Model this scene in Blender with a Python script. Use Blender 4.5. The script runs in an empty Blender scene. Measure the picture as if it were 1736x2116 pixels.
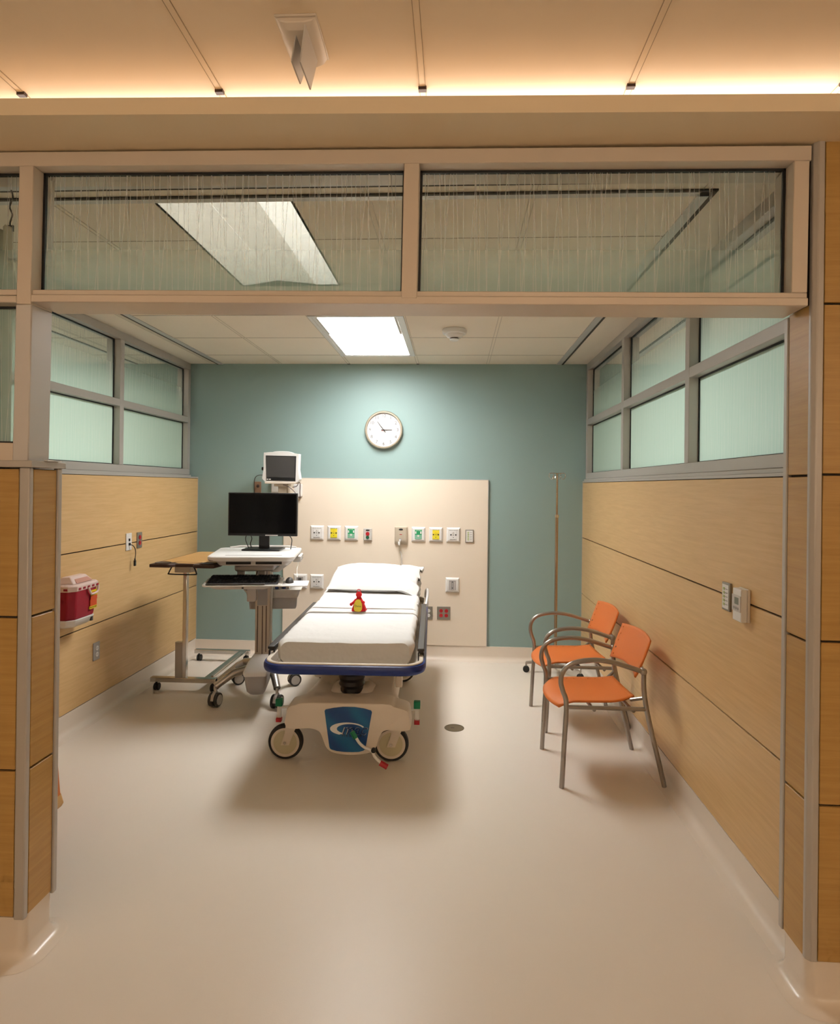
import bpy, bmesh, math, random
from mathutils import Vector, Matrix
R = math.radians; PI = math.pi
S = bpy.context.scene
C = bpy.context.collection
random.seed(7)

# ------------------------------------------------------------------ camera
f_px, yaw, pitch, roll, sy, CH = 1309.1, .055, .0027, .0119, -56.9, 1.5138
cam = bpy.data.cameras.new('camera'); co = bpy.data.objects.new('camera', cam); C.objects.link(co)
cam.sensor_fit = 'VERTICAL'; cam.sensor_height = 24; cam.lens = f_px * 24 / 2116
cam.shift_y = sy / 2116; cam.clip_start = .05
fw = Vector((-math.sin(yaw), math.cos(yaw), 0)); rt = Vector((math.cos(yaw), math.sin(yaw), 0)); up = Vector((0, 0, 1))
fw2 = fw * math.cos(pitch) + up * math.sin(pitch); u2 = -fw * math.sin(pitch) + up * math.cos(pitch)
cr, sr = math.cos(roll), math.sin(roll)
rx = rt * cr + u2 * sr; uy = -rt * sr + u2 * cr
m = Matrix((rx, uy, -fw2)).transposed().to_4x4(); m.translation = (0, 0, CH)
co.matrix_world = m
S.camera = co

# ------------------------------------------------------------------ materials
def nt(name):
    m = bpy.data.materials.new(name); m.use_nodes = True
    return m, m.node_tree.nodes, m.node_tree.links, m.node_tree.nodes['Principled BSDF']
def mat(name, col, rough=.5, metal=0, spec=.5, bump=0, bscale=200, mottle=0, mscale=4, coat=0, bdist=.002):
    m, N, L, b = nt(name)
    b.inputs['Base Color'].default_value = (*col, 1); b.inputs['Roughness'].default_value = rough
    b.inputs['Metallic'].default_value = metal; b.inputs['Specular IOR Level'].default_value = spec
    b.inputs['Coat Weight'].default_value = coat
    tc = N.new('ShaderNodeTexCoord')
    if mottle:
        n = N.new('ShaderNodeTexNoise'); n.inputs['Scale'].default_value = mscale; n.inputs['Detail'].default_value = 4
        L.new(tc.outputs['Object'], n.inputs['Vector'])
        r = N.new('ShaderNodeMapRange'); r.inputs['To Min'].default_value = 1 - mottle; r.inputs['To Max'].default_value = 1 + mottle
        L.new(n.outputs['Fac'], r.inputs['Value'])
        h = N.new('ShaderNodeHueSaturation'); h.inputs['Color'].default_value = (*col, 1)
        L.new(r.outputs[0], h.inputs['Value']); L.new(h.outputs[0], b.inputs['Base Color'])
    if bump:
        n = N.new('ShaderNodeTexNoise'); n.inputs['Scale'].default_value = bscale; n.inputs['Detail'].default_value = 3
        L.new(tc.outputs['Object'], n.inputs['Vector'])
        bp = N.new('ShaderNodeBump'); bp.inputs['Strength'].default_value = bump; bp.inputs['Distance'].default_value = bdist
        L.new(n.outputs['Fac'], bp.inputs['Height']); L.new(bp.outputs[0], b.inputs['Normal'])
    return m
def emit(name, col, s):
    m, N, L, b = nt(name)
    b.inputs['Base Color'].default_value = (.8, .8, .8, 1)
    b.inputs['Emission Color'].default_value = (*col, 1); b.inputs['Emission Strength'].default_value = s
    return m
def lens_emit(name, col, s):
    m = emit(name, col, s); N = m.node_tree.nodes; L = m.node_tree.links; b = N['Principled BSDF']
    g = N.new('ShaderNodeNewGeometry'); d = N.new('ShaderNodeVectorMath'); d.operation = 'DOT_PRODUCT'
    L.new(g.outputs['Incoming'], d.inputs[0]); L.new(g.outputs['Normal'], d.inputs[1])
    q = N.new('ShaderNodeMath'); q.operation = 'MULTIPLY_ADD'; q.inputs[1].default_value = s * .8; q.inputs[2].default_value = s * .2; q.use_clamp = False
    L.new(d.outputs['Value'], q.inputs[0]); L.new(q.outputs[0], b.inputs['Emission Strength']); return m
def wood(name, c1, c2, rough=.38):
    m, N, L, b = nt(name)
    tc = N.new('ShaderNodeTexCoord'); mp = N.new('ShaderNodeMapping'); mp.inputs['Scale'].default_value = (2.2, 2.2, 42)
    L.new(tc.outputs['Object'], mp.inputs['Vector'])
    n = N.new('ShaderNodeTexNoise'); n.inputs['Scale'].default_value = 1.6; n.inputs['Detail'].default_value = 6; n.inputs['Distortion'].default_value = .5
    L.new(mp.outputs[0], n.inputs['Vector'])
    mp2 = N.new('ShaderNodeMapping'); mp2.inputs['Scale'].default_value = (14, 14, 330)
    L.new(tc.outputs['Object'], mp2.inputs['Vector'])
    n2 = N.new('ShaderNodeTexNoise'); n2.inputs['Scale'].default_value = 1; n2.inputs['Detail'].default_value = 2
    L.new(mp2.outputs[0], n2.inputs['Vector'])
    ma = N.new('ShaderNodeMath'); ma.operation = 'MULTIPLY_ADD'; ma.inputs[1].default_value = .35
    L.new(n2.outputs['Fac'], ma.inputs[0]); L.new(n.outputs['Fac'], ma.inputs[2])
    cr = N.new('ShaderNodeValToRGB'); cr.color_ramp.elements[0].position = .42; cr.color_ramp.elements[1].position = .9
    cr.color_ramp.elements[0].color = (*c1, 1); cr.color_ramp.elements[1].color = (*c2, 1)
    L.new(ma.outputs[0], cr.inputs[0]); L.new(cr.outputs[0], b.inputs['Base Color'])
    b.inputs['Roughness'].default_value = rough
    return m
def perforated(name, col, rr=.014):
    """orange moulded plastic with rows of small round holes through it"""
    m, N, L, b = nt(name)
    b.inputs['Base Color'].default_value = (*col, 1); b.inputs['Roughness'].default_value = .42
    tc = N.new('ShaderNodeTexCoord'); sp = N.new('ShaderNodeSeparateXYZ'); L.new(tc.outputs['UV'], sp.inputs[0])
    sq = []
    for ax in ('X', 'Y'):
        a = N.new('ShaderNodeMath'); a.operation = 'FRACT'; L.new(sp.outputs[ax], a.inputs[0])
        s = N.new('ShaderNodeMath'); s.operation = 'SUBTRACT'; L.new(a.outputs[0], s.inputs[0]); s.inputs[1].default_value = .5
        q = N.new('ShaderNodeMath'); q.operation = 'MULTIPLY'; L.new(s.outputs[0], q.inputs[0]); L.new(s.outputs[0], q.inputs[1]); sq.append(q)
    d = N.new('ShaderNodeMath'); d.operation = 'ADD'; L.new(sq[0].outputs[0], d.inputs[0]); L.new(sq[1].outputs[0], d.inputs[1])
    lt = N.new('ShaderNodeMath'); lt.operation = 'LESS_THAN'; L.new(d.outputs[0], lt.inputs[0]); lt.inputs[1].default_value = rr
    tr = N.new('ShaderNodeBsdfTransparent'); mx = N.new('ShaderNodeMixShader')
    L.new(lt.outputs[0], mx.inputs[0]); L.new(b.outputs[0], mx.inputs[1]); L.new(tr.outputs[0], mx.inputs[2])
    L.new(mx.outputs[0], N['Material Output'].inputs[0])
    return m
def film_glass(name, z_clear, z_full, top=.06, full=.93, axis='X', dens=60):
    """clear pane with an etched film: dense at the foot, thinning to loose vertical threads at the head"""
    m, N, L, b = nt(name)
    tc = N.new('ShaderNodeTexCoord'); sp = N.new('ShaderNodeSeparateXYZ'); L.new(tc.outputs['Object'], sp.inputs[0])
    mr = N.new('ShaderNodeMapRange'); mr.interpolation_type = 'SMOOTHSTEP'; L.new(sp.outputs['Z'], mr.inputs['Value'])
    mr.inputs['From Min'].default_value = z_full; mr.inputs['From Max'].default_value = z_clear
    mr.inputs['To Min'].default_value = full; mr.inputs['To Max'].default_value = top
    lines = None
    for k, (sc, sl, wd) in enumerate(((dens, 2.0, .024), (dens * .6, -3.2, .016), (dens * 1.7, .8, .035))):
        # slanting threads: a 1-D noise of (x + small slope*z)
        ml = N.new('ShaderNodeMath'); ml.operation = 'MULTIPLY_ADD'; ml.inputs[1].default_value = sl * .02
        L.new(sp.outputs['Z'], ml.inputs[0]); L.new(sp.outputs[axis], ml.inputs[2])
        wv = N.new('ShaderNodeMath'); wv.operation = 'MULTIPLY'; wv.inputs[1].default_value = sc; L.new(ml.outputs[0], wv.inputs[0])
        vo = N.new('ShaderNodeTexVoronoi'); vo.voronoi_dimensions = '1D'; vo.feature = 'DISTANCE_TO_EDGE'; vo.inputs['Scale'].default_value = 1
        L.new(wv.outputs[0], vo.inputs['W'])
        lt = N.new('ShaderNodeMath'); lt.operation = 'LESS_THAN'; lt.inputs[1].default_value = wd * (1 if k < 2 else 1); L.new(vo.outputs['Distance'], lt.inputs[0])
        if lines is None: lines = lt
        else:
            mx = N.new('ShaderNodeMath'); mx.operation = 'MAXIMUM'; L.new(lines.outputs[0], mx.inputs[0]); L.new(lt.outputs[0], mx.inputs[1]); lines = mx
    lw = N.new('ShaderNodeMath'); lw.operation = 'MULTIPLY'; lw.inputs[1].default_value = .34; L.new(lines.outputs[0], lw.inputs[0])
    fa = mr
    tr = N.new('ShaderNodeBsdfTransparent'); tr.inputs[0].default_value = (.88, .91, .87, 1)
    gl = N.new('ShaderNodeBsdfGlossy'); gl.inputs['Roughness'].default_value = .02; gl.inputs[0].default_value = (1, 1, 1, 1)
    lwt = N.new('ShaderNodeFresnel'); lwt.inputs[0].default_value = 1.35
    clear = N.new('ShaderNodeMixShader'); L.new(lwt.outputs[0], clear.inputs[0]); L.new(tr.outputs[0], clear.inputs[1]); L.new(gl.outputs[0], clear.inputs[2])
    tl = N.new('ShaderNodeBsdfTranslucent'); tl.inputs[0].default_value = GLC
    di = N.new('ShaderNodeBsdfDiffuse'); di.inputs[0].default_value = GLD
    fr = N.new('ShaderNodeMixShader'); fr.inputs[0].default_value = .38; L.new(tl.outputs[0], fr.inputs[1]); L.new(di.outputs[0], fr.inputs[2])
    thr = N.new('ShaderNodeBsdfDiffuse'); thr.inputs[0].default_value = (.85, .80, .74, 1)
    tht = N.new('ShaderNodeBsdfTranslucent'); tht.inputs[0].default_value = (.85, .82, .76, 1)
    th = N.new('ShaderNodeMixShader'); L.new(thr.outputs[0], th.inputs[1]); L.new(tht.outputs[0], th.inputs[2])
    ou = N.new('ShaderNodeMixShader'); L.new(mr.outputs[0], ou.inputs[0]); L.new(clear.outputs[0], ou.inputs[1]); L.new(fr.outputs[0], ou.inputs[2])
    out = N.new('ShaderNodeMixShader'); L.new(lw.outputs[0], out.inputs[0]); L.new(ou.outputs[0], out.inputs[1]); L.new(th.outputs[0], out.inputs[2])
    L.new(out.outputs[0], N['Material Output'].inputs[0])
    return m
GLC = (.60, .81, .70, 1); GLD = (.36, .46, .38, 1)

MT = {}
MT['floor'] = mat('vinyl_floor', (.75, .68, .60), .36, spec=.32, bump=.10, bscale=260, mottle=.035, mscale=1.2)
MT['cove'] = mat('vinyl_upstand', (.74, .655, .565), .25, spec=.5)
MT['teal'] = mat('teal_paint', (.265, .375, .362), .55, mottle=.03, mscale=2)
MT['cream'] = mat('cream_laminate', (.78, .68, .565), .42, mottle=.02, mscale=3)
MT['ceil'] = mat('ceiling_tile', (.82, .735, .625), .9, bump=.15, bscale=500, mottle=.02)
MT['ceilhall'] = mat('hall_ceiling_tile', (.88, .73, .54), .9, bump=.12, bscale=500, mottle=.02)
MT['tbar'] = mat('grid_bar', (.56, .49, .40), .5)
MT['bulk'] = mat('bulkhead_paint', (.84, .70, .50), .6)
MT['hallpaint'] = mat('hall_paint', (.60, .48, .34), .7)
MT['alu'] = mat('anodised_aluminium_warm_lit', (.66, .575, .49), .42, metal=.12, bump=.03, bscale=900)  # same aluminium as the grey one, warm corridor light tinted into its colour
MT['alug'] = mat('grey_anodised_aluminium', (.48, .45, .42), .40, metal=.2)
MT['alu2'] = mat('clear_aluminium', (.58, .56, .55), .38, metal=.2)
MT['black'] = mat('black_gasket', (.008, .008, .009), .5)
MT['gap'] = mat('dark_reveal', (.05, .035, .022), .8)
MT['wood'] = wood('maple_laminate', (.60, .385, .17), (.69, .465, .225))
MT['woodshade'] = wood('maple_laminate_shaded', (.43, .245, .07), (.52, .315, .10))  # same maple laminate, the corridor's dimmer light painted into its colour
MT['white'] = mat('white_plastic', (.74, .725, .71), .35)
MT['white2'] = mat('warm_white_enamel', (.70, .62, .53), .35)
MT['grey'] = mat('grey_plastic', (.36, .34, .33), .45)
MT['lgrey'] = mat('light_grey_plastic', (.55, .52, .49), .42)
MT['dgrey'] = mat('dark_grey_plastic', (.05, .046, .044), .45)
MT['blk'] = mat('black_plastic', (.012, .012, .014), .35)
MT['rub'] = mat('black_rubber', (.018, .018, .018), .6)
MT['chrome'] = mat('chrome', (.62, .60, .57), .16, metal=1)
MT['steel'] = mat('brushed_steel', (.45, .42, .38), .33, metal=.9)
MT['silver'] = mat('silver_painted_tube', (.36, .33, .30), .3, metal=.75)
MT['orange'] = perforated('orange_plastic', (.72, .185, .035)); MT['orange2'] = perforated('orange_seat_plastic', (.72, .185, .035), .006)
MT['coltan'] = mat('tan_column', (.56, .48, .39), .45)
MT['sheet'] = mat('white_cotton', (.66, .645, .63), .9, bump=.55, bscale=8, bdist=.018, spec=.2)
MT['pillow'] = mat('pillow_cotton', (.66, .655, .65), .9, bump=.5, bscale=8, bdist=.016, spec=.2)
MT['blue'] = mat('blue_bumper', (.008, .03, .20), .35)
MT['green'] = mat('green_plastic', (.0, .20, .09), .4)
MT['red'] = mat('red_plastic', (.45, .012, .02), .4)
MT['sharp'] = mat('sharps_red', (.33, .002, .022), .5)
MT['clearlid'] = mat('translucent_lid', (.74, .58, .54), .3)
MT['yellow'] = mat('yellow_print', (.80, .62, .02), .5)
MT['orangeprint'] = mat('orange_print', (.62, .07, .01), .5)
MT['gasgreen'] = mat('green_faceplate', (.02, .30, .12), .4)
MT['beige'] = mat('beige_plastic', (.48, .41, .32), .45)
MT['ss'] = mat('stainless_plate', (.30, .285, .25), .38, metal=.6)
MT['obt'] = wood('table_laminate', (.50, .27, .09), (.60, .35, .13))
MT['brown'] = mat('brown_edge', (.055, .028, .022), .5)
MT['toyred'] = mat('red_plush', (.62, .008, .012), .9, bump=.8, bscale=300)
MT['toyyel'] = mat('yellow_cloth', (.82, .66, .06), .8)
MT['screen'] = mat('grey_screen', (.065, .062, .062), .25)
MT['dial'] = mat('clock_dial', (.60, .59, .58), .4)
MT['curtain'] = mat('mesh_curtain', (.50, .44, .34), .9)
MT['bronze'] = mat('drain_bronze', (.16, .13, .08), .4, metal=.7)
MT['slot'] = mat('track_slot', (.06, .05, .045), .8)
MT['lcd'] = mat('lcd_green', (.13, .15, .11), .3)
MT['ink'] = mat('black_ink', (.02, .02, .02), .6)
MT['bluebag'] = mat('blue_wrap', (.02, .06, .25), .5)
MT['poleb'] = mat('pole_metal', (.42, .33, .24), .25, metal=.9)
MT['lamp'] = lens_emit('lamp_diffuser', (1, .985, .955), 35)
MT['lampn'] = emit('neighbour_lamp_diffuser', (1, .985, .955), 36)
MT['lampdim'] = emit('dim_lens', (1, .93, .80), .46)
MT['lampdim2'] = emit('dim_lens_bright', (1, .95, .86), .85)
MT['covelamp'] = emit('cove_strip', (1, .90, .84), 7.5)
MT['hallfill'] = emit('hall_fill_lamp', (1, .78, .54), 4.5)
MT['wallfill'] = emit('wall_fill_shade', (1, .80, .58), 23)
MT['gA'] = film_glass('transom_glass', 2.40, 2.06, .03, .78, 'X', 22)
MT['gC'] = film_glass('left_front_glass', 2.40, 2.04, .03, .55, 'X', 30)
MT['gB'] = film_glass('side_glass', 2.52, 2.04, .12, .95, 'Y', 36)
def badge_mat():
    m, N, L, b = nt('blue_badge')
    tc = N.new('ShaderNodeTexCoord'); n = N.new('ShaderNodeTexWave'); n.inputs['Scale'].default_value = 3; n.inputs['Distortion'].default_value = 6; n.bands_direction = 'DIAGONAL'
    L.new(tc.outputs['Object'], n.inputs['Vector'])
    r = N.new('ShaderNodeValToRGB'); r.color_ramp.elements[0].color = (.002, .05, .21, 1); r.color_ramp.elements[1].color = (.004, .12, .30, 1)
    L.new(n.outputs['Fac'], r.inputs[0]); L.new(r.outputs[0], b.inputs['Base Color']); b.inputs['Roughness'].default_value = .35
    return m
MT['badge'] = badge_mat()

# ------------------------------------------------------------------ mesh building
class MB:
    def __init__(s): s.bm = bmesh.new(); s.mi = 0; s.uv = None
    def m(s, i): s.mi = i; return s
    def face(s, vs):
        try: fc = s.bm.faces.new(vs); fc.material_index = s.mi; return fc
        except ValueError: return None
    def box(s, x0, x1, y0, y1, z0, z1):
        v = [s.bm.verts.new((x, y, z)) for x in (x0, x1) for y in (y0, y1) for z in (z0, z1)]
        for q in ((0, 1, 3, 2), (4, 6, 7, 5), (0, 4, 5, 1), (2, 3, 7, 6), (0, 2, 6, 4), (1, 5, 7, 3)): s.face([v[i] for i in q])
        return s
    def loft(s, loops, cap=True, closed=False):
        V = [[s.bm.verts.new(p) for p in l] for l in loops]; n = len(V[0])
        rng = range(len(V)) if closed else range(len(V) - 1)
        for i in rng:
            a, b = V[i], V[(i + 1) % len(V)]
            for j in range(n): s.face([a[j], a[(j + 1) % n], b[(j + 1) % n], b[j]])
        if cap and not closed: s.face(V[0][::-1]); s.face(V[-1])
        return s
    def prism(s, poly, ax, a, b):
        """extrude a 2-D polygon along axis ax between a and b"""
        def P(p, t):
            return {'x': (t, p[0], p[1]), 'y': (p[0], t, p[1]), 'z': (p[0], p[1], t)}[ax]
        return s.loft([[P(p, a) for p in poly], [P(p, b) for p in poly]])
    def ring(s, outer, inner, ax, a, b):
        def P(p, t): return {'x': (t, p[0], p[1]), 'y': (p[0], t, p[1]), 'z': (p[0], p[1], t)}[ax]
        return s.loft([[P(p, a) for p in outer], [P(p, b) for p in outer], [P(p, b) for p in inner], [P(p, a) for p in inner]], closed=True)
    def cyl(s, p0, p1, r0, r1=None, n=20):
        r1 = r0 if r1 is None else r1
        p0, p1 = Vector(p0), Vector(p1); d = (p1 - p0).normalized()
        a = d.orthogonal().normalized(); b = d.cross(a)
        def L(c, r): return [c + (a * math.cos(2 * PI * k / n) + b * math.sin(2 * PI * k / n)) * r for k in range(n)]
        return s.loft([L(p0, r0), L(p1, r1)])
    def lathe(s, prof, c, ax='z', n=32, cap=True):
        """prof: list of (radius, height) along ax"""
        c = Vector(c); loops = []
        for r, h in prof:
            l = []
            for k in range(n):
                x, y = math.cos(2 * PI * k / n) * r, math.sin(2 * PI * k / n) * r
                l.append(c + Vector({'z': (x, y, h), 'y': (x, h, y), 'x': (h, x, y)}[ax]))
            loops.append(l)
        return s.loft(loops, cap)
    def tube(s, pts, r, n=10, closed=False, sy=1.0, upv=None):
        P = [Vector(p) for p in pts]; loops = []; N_ = len(P)
        nrm = None
        for i, p in enumerate(P):
            if closed: t = (P[(i + 1) % N_] - P[i - 1])
            else: t = (P[min(i + 1, N_ - 1)] - P[max(i - 1, 0)])
            t.normalize()
            if upv is not None: nrm = (Vector(upv) - t * Vector(upv).dot(t)).normalized()
            elif nrm is None: nrm = t.orthogonal().normalized()
            else: nrm = (nrm - t * nrm.dot(t)).normalized()
            b = t.cross(nrm); rr = r[i] if isinstance(r, (list, tuple)) else r
            loops.append([p + (nrm * math.cos(2 * PI * k / n) * sy + b * math.sin(2 * PI * k / n)) * rr for k in range(n)])
        return s.loft(loops, not closed, closed)
    def sphere(s, c, r, n=16, k=10, sc=(1, 1, 1)):
        loops = []
        for i in range(k + 1):
            a = -PI / 2 + PI * i / k; a = max(min(a, PI / 2 - .01), -PI / 2 + .01)
            loops.append([(c[0] + math.cos(2 * PI * j / n) * math.cos(a) * r * sc[0], c[1] + math.sin(2 * PI * j / n) * math.cos(a) * r * sc[1], c[2] + math.sin(a) * r * sc[2]) for j in range(n)])
        return s.loft(loops)
    def text(s, body, size, M, shear=0, depth=.0004):
        cu = bpy.data.curves.new('t', 'FONT'); cu.body = body; cu.size = size; cu.align_x = 'CENTER'; cu.align_y = 'CENTER'; cu.shear = shear; cu.extrude = depth; cu.resolution_u = 3
        o = bpy.data.objects.new('t', cu); C.objects.link(o); bpy.context.view_layer.update()
        me = bpy.data.meshes.new_from_object(o.evaluated_get(bpy.context.evaluated_depsgraph_get()))
        me.transform(M); n0 = len(s.bm.faces); s.bm.from_mesh(me); s.bm.faces.ensure_lookup_table()
        for i in range(n0, len(s.bm.faces)): s.bm.faces[i].material_index = s.mi
        bpy.data.objects.remove(o); bpy.data.curves.remove(cu); bpy.data.meshes.remove(me)
        return s
def smooth_path(pts, k=6, closed=False):
    P = [Vector(p) for p in pts]; n = len(P); out = []
    for i in range(n if closed else n - 1):
        a = P[i - 1] if (i > 0 or closed) else P[0]; b = P[i]; c = P[(i + 1) % n]; d = P[(i + 2) % n] if (closed or i + 2 < n) else P[n - 1]
        for j in range(k):
            t = j / k
            out.append(.5 * ((2 * b) + (c - a) * t + (2 * a - 5 * b + 4 * c - d) * t * t + (3 * b - a - 3 * c + d) * t ** 3))
    if not closed: out.append(P[-1])
    return out
def rrect(cx, cy, w, h, r, n=5):
    o = []
    for qx, qy, a0 in ((1, 1, 0), (-1, 1, 90), (-1, -1, 180), (1, -1, 270)):
        for k in range(n + 1):
            a = R(a0 + 90 * k / n)
            o.append((cx + qx * (w / 2 - r) + r * math.cos(a), cy + qy * (h / 2 - r) + r * math.sin(a)))
    return o
def obj(name, mb, mats, parent=None, bevel=0, seg=2, sm=True, label=None, recalc=True):
    if recalc: bmesh.ops.recalc_face_normals(mb.bm, faces=mb.bm.faces)
    me = bpy.data.meshes.new(name); mb.bm.to_mesh(me); mb.bm.free()
    if not isinstance(mats, (list, tuple)): mats = [mats]
    for q in mats: me.materials.append(MT[q] if isinstance(q, str) else q)
    o = bpy.data.objects.new(name, me); C.objects.link(o)
    if parent: o.parent = parent
    if bevel:
        b = o.modifiers.new('bevel', 'BEVEL'); b.width = bevel; b.segments = seg; b.limit_method = 'ANGLE'; b.angle_limit = R(40)
    if sm:
        me.polygons.foreach_set('use_smooth', [True] * len(me.polygons))
        try: me.set_sharp_from_angle(angle=R(38))
        except Exception: pass
    if label: o['label'] = label
    return o
def thing(name, label, cat, loc=(0, 0, 0), rz=0, group=None):
    o = bpy.data.objects.new(name, None); C.objects.link(o); o.location = loc; o.rotation_euler = (0, 0, rz)
    o.empty_display_size = .05
    o['label'] = label; o['category'] = cat
    if group: o['group'] = group
    return o
def tag(o, label, cat, group=None):
    o['label'] = label; o['category'] = cat
    if group: o['group'] = group
    return o
def struct(name, mb, mats, parent=None, **k):
    o = obj(name, mb, mats, parent, **k)
    if not parent: o['kind'] = 'structure'
    return o
def sempty(name):
    o = bpy.data.objects.new(name, None); C.objects.link(o); o['kind'] = 'structure'; return o
def dup(o, parent=None):
    c = o.copy(); C.objects.link(c)
    if parent: c.parent = parent
    for ch in [x for x in CH_OF(o)]: dup(ch, c)
    return c
def CH_OF(o): return list(o.children)

# ------------------------------------------------------------------ room dimensions
YB, ZC = 5.55, 2.586
YF, YR = 1.92, 2.06          # front partition faces
XL, XR = -2.295, 1.105       # faces of the wood side walls
XLW, XRW = -2.372, 1.128     # faces of the side window frames
XCL, XCR = -1.334, 1.047     # sides of the opening
XA, XB = -5.6, 4.6           # outer ends of the neighbouring bays
YH = -1.9                    # back of the corridor
G1, G2, ZP, ZB = 1.086, .604, 1.562, .132

struct('floor', MB().box(XA, XB, YH, YB + .1, -.06, 0), 'floor', sm=False)
struct('wall_back', MB().box(XA, XB, YB, YB + .1, 0, ZC + .2), 'teal', sm=False)
struct('wall_hall', MB().box(XA, XB, YH - .1, YH, 0, 2.9), 'hallpaint', sm=False)
struct('wall_outer', MB().box(XA - .1, XA, YH, YB, 0, 2.9).box(XB, XB + .1, YH, YB, 0, 2.9), 'hallpaint', sm=False)

# room ceiling with a pocket for the dim fixture
T = .6096; X0 = -.3363; Y1 = 4.5635
px0, px1, py0, py1 = -1.152, -.634, 2.36, 3.368
c = MB(); c.box(XA, px0, YR, YB, ZC, ZC + .03); c.box(px1, XB, YR, YB, ZC, ZC + .03); c.box(px0, px1, YR, py0, ZC, ZC + .03); c.box(px0, px1, py1, YB, ZC, ZC + .03)
ce = struct('ceiling', c, 'ceil', sm=False)
g = MB()
for k in range(-8, 9):
    x = X0 + k * T
    if XA < x < XB:
        for (a, b) in ((YR, YB),):
            if px0 < x < px1: a = py1
            g.box(x - .012, x - .008, a, b, ZC - .002, ZC + .001).box(x + .008, x + .012, a, b, ZC - .002, ZC + .001)
obj('grid_bar', g, 'tbar', ce, sm=False)
g = MB()
for k in range(-4, 2):
    y = Y1 + k * T
    for (a, b) in ((-2.12, px0 if y < py1 else X0 - T), (px1 if y < py1 else X0, .92), (XA, -2.47), (1.23, XB)):
        g.box(a, b, y - .003, y + .003, ZC - .0008, ZC + .001)
g.box(X0 - T, X0, Y1 + T, Y1 + T + .004, ZC - .0008, ZC + .001)
obj('tile_joint', g, mat('tile_joint_shadow', (.25, .20, .15), .9), ce, sm=False)
g = MB()
for k in (-1, 0): g.box(X0 + k * T - .012, X0 + k * T + .012, YB - .012, YB, ZC - .004, ZC)
obj('bar_end', g, 'black', ce, sm=False)

# corridor ceiling, bulkhead and cove
c = MB(); c.box(XA, XB, YH, 1.98, 2.70, 2.74)
hc = struct('ceiling', c, 'ceilhall', sm=False)
g = MB(); g2 = MB(); ge = MB()
for k in range(-6, 7):
    x = -.110 + k * .612
    if XA < x < XB:
        g.box(x - .008, x + .008, YH, 1.97, 2.6985, 2.7005)
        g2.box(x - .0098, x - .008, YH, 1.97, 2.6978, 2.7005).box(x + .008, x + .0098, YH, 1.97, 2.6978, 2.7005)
        ge.box(x - .012, x + .012, 1.892 + .0148 * min(0, x - 1.06) - .004, 1.904 + .0148 * min(0, x - 1.06), 2.690, 2.6998)
obj('grid_bar', g, 'ceilhall', hc, sm=False)
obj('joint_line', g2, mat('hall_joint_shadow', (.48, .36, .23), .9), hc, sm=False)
obj('bar_clip', ge, 'brown', hc, sm=False)
b = MB()
def skew(P, x): return [(x, p[0] + .0148 * (x - 1.06) * (1 if p[0] < 1.9 else 0), p[1] - .007 * (x + .1)) for p in P]
for P in ([(1.768, 2.548), (1.768, 2.596), (1.785, 2.596), (1.785, 2.570), (1.99, 2.570), (1.99, 2.548)],): b.loft([skew(P, XA), skew(P, XB)])
b.box(XA, XB, 1.98, 2.06, 2.52, 2.74)
struct('trim_1', b, 'bulk', sm=False)
cl = thing('cove_light', 'warm linear strip lamp hidden behind the bulkhead lip under the corridor ceiling', 'light', (0, 0, 0))
obj('lamp_strip', MB().box(XA + .1, XB - .1, 1.925, 1.95, 2.640, 2.652), 'covelamp', cl, sm=False)
obj('strip_housing', MB().box(XA + .1, XB - .1, 1.915, 1.960, 2.571, 2.6395), 'white2', cl, sm=False)

# ------------------------------------------------------------------ wood walls
def wood_stack(parent, ax, a, b, face, th, levels, mt='wood', gap=.0035):
    for z0, z1 in zip(levels[:-1], levels[1:]):
        m = MB(); lo, hi = (face - th, face) if th > 0 else (face, face - th)
        if ax == 'x': m.box(lo, hi, a, b, z0 + gap, z1 - gap)
        else: m.box(a, b, lo, hi, z0 + gap, z1 - gap)
        obj('wood_panel', m, mt, parent, bevel=.0015, seg=1, sm=False)
LV = [ZB, G2, G1, ZP]
wl = struct('wall_left', MB().box(XL - .17, XL - .012, 2.08, YB, 0, ZP), 'gap', sm=False)
wood_stack(wl, 'x', 2.085, YB - .002, XL, .012, LV)
obj('edge_trim', MB().box(XL - .17, XL + .002, 2.08, YB, ZP, ZP + .012).box(XL - .002, XL + .003, YB - .006, YB, ZB, ZP), 'alug', wl, sm=False)
wr = struct('wall_right', MB().box(XR + .012, XR + .17, 2.08, YB, 0, ZP), 'gap', sm=False)
wood_stack(wr, 'x', 2.085, YB - .002, XR, -.012, LV)
obj('edge_trim', MB().box(XR - .002, XR + .17, 2.08, YB, ZP, ZP + .012).box(XR - .003, XR + .002, YB - .006, YB, ZB, ZP), 'alug', wr, sm=False)

# front half wall at the left, and its end column
wf = struct('wall_front', MB().box(XA, XCL - .012, YF + .012, YR, ZB, 1.555).box(XA, XCL - .045, YF + .045, YR, 0, ZB), 'gap', sm=False)
wood_stack(wf, 'y', -2.6, XCL - .036, YF, -.012, [ZB + .01, G2, G1, 1.556], 'woodshade')
wood_stack(wf, 'x', YF + .022, YR - .004, XCL - .001, .012, [ZB + .008, G2, G1, 1.556], 'woodshade')
t = MB(); t.box(XCL - .033, XCL + .001, YF - .003, YF + .018, ZB + .006, 1.558)
t.box(XCL - .014, XCL + .004, YR - .002, YR + .02, ZB, 1.558)
obj('corner_trim', t, 'alug', wf, bevel=.004, sm=True)
t = MB(); t.box(-2.6, XCL + .012, YF - .010, YR + .028, 1.558, 1.580)
obj('cap_rail', t, 'alug', wf, bevel=.003)
obj('glue_residue', MB().box(-1.325, -1.322 + .008, YF + .055, YF + .13, 1.580, 1.583), 'white', wf, sm=False, label='strip of white residue on the metal cap')

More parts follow.
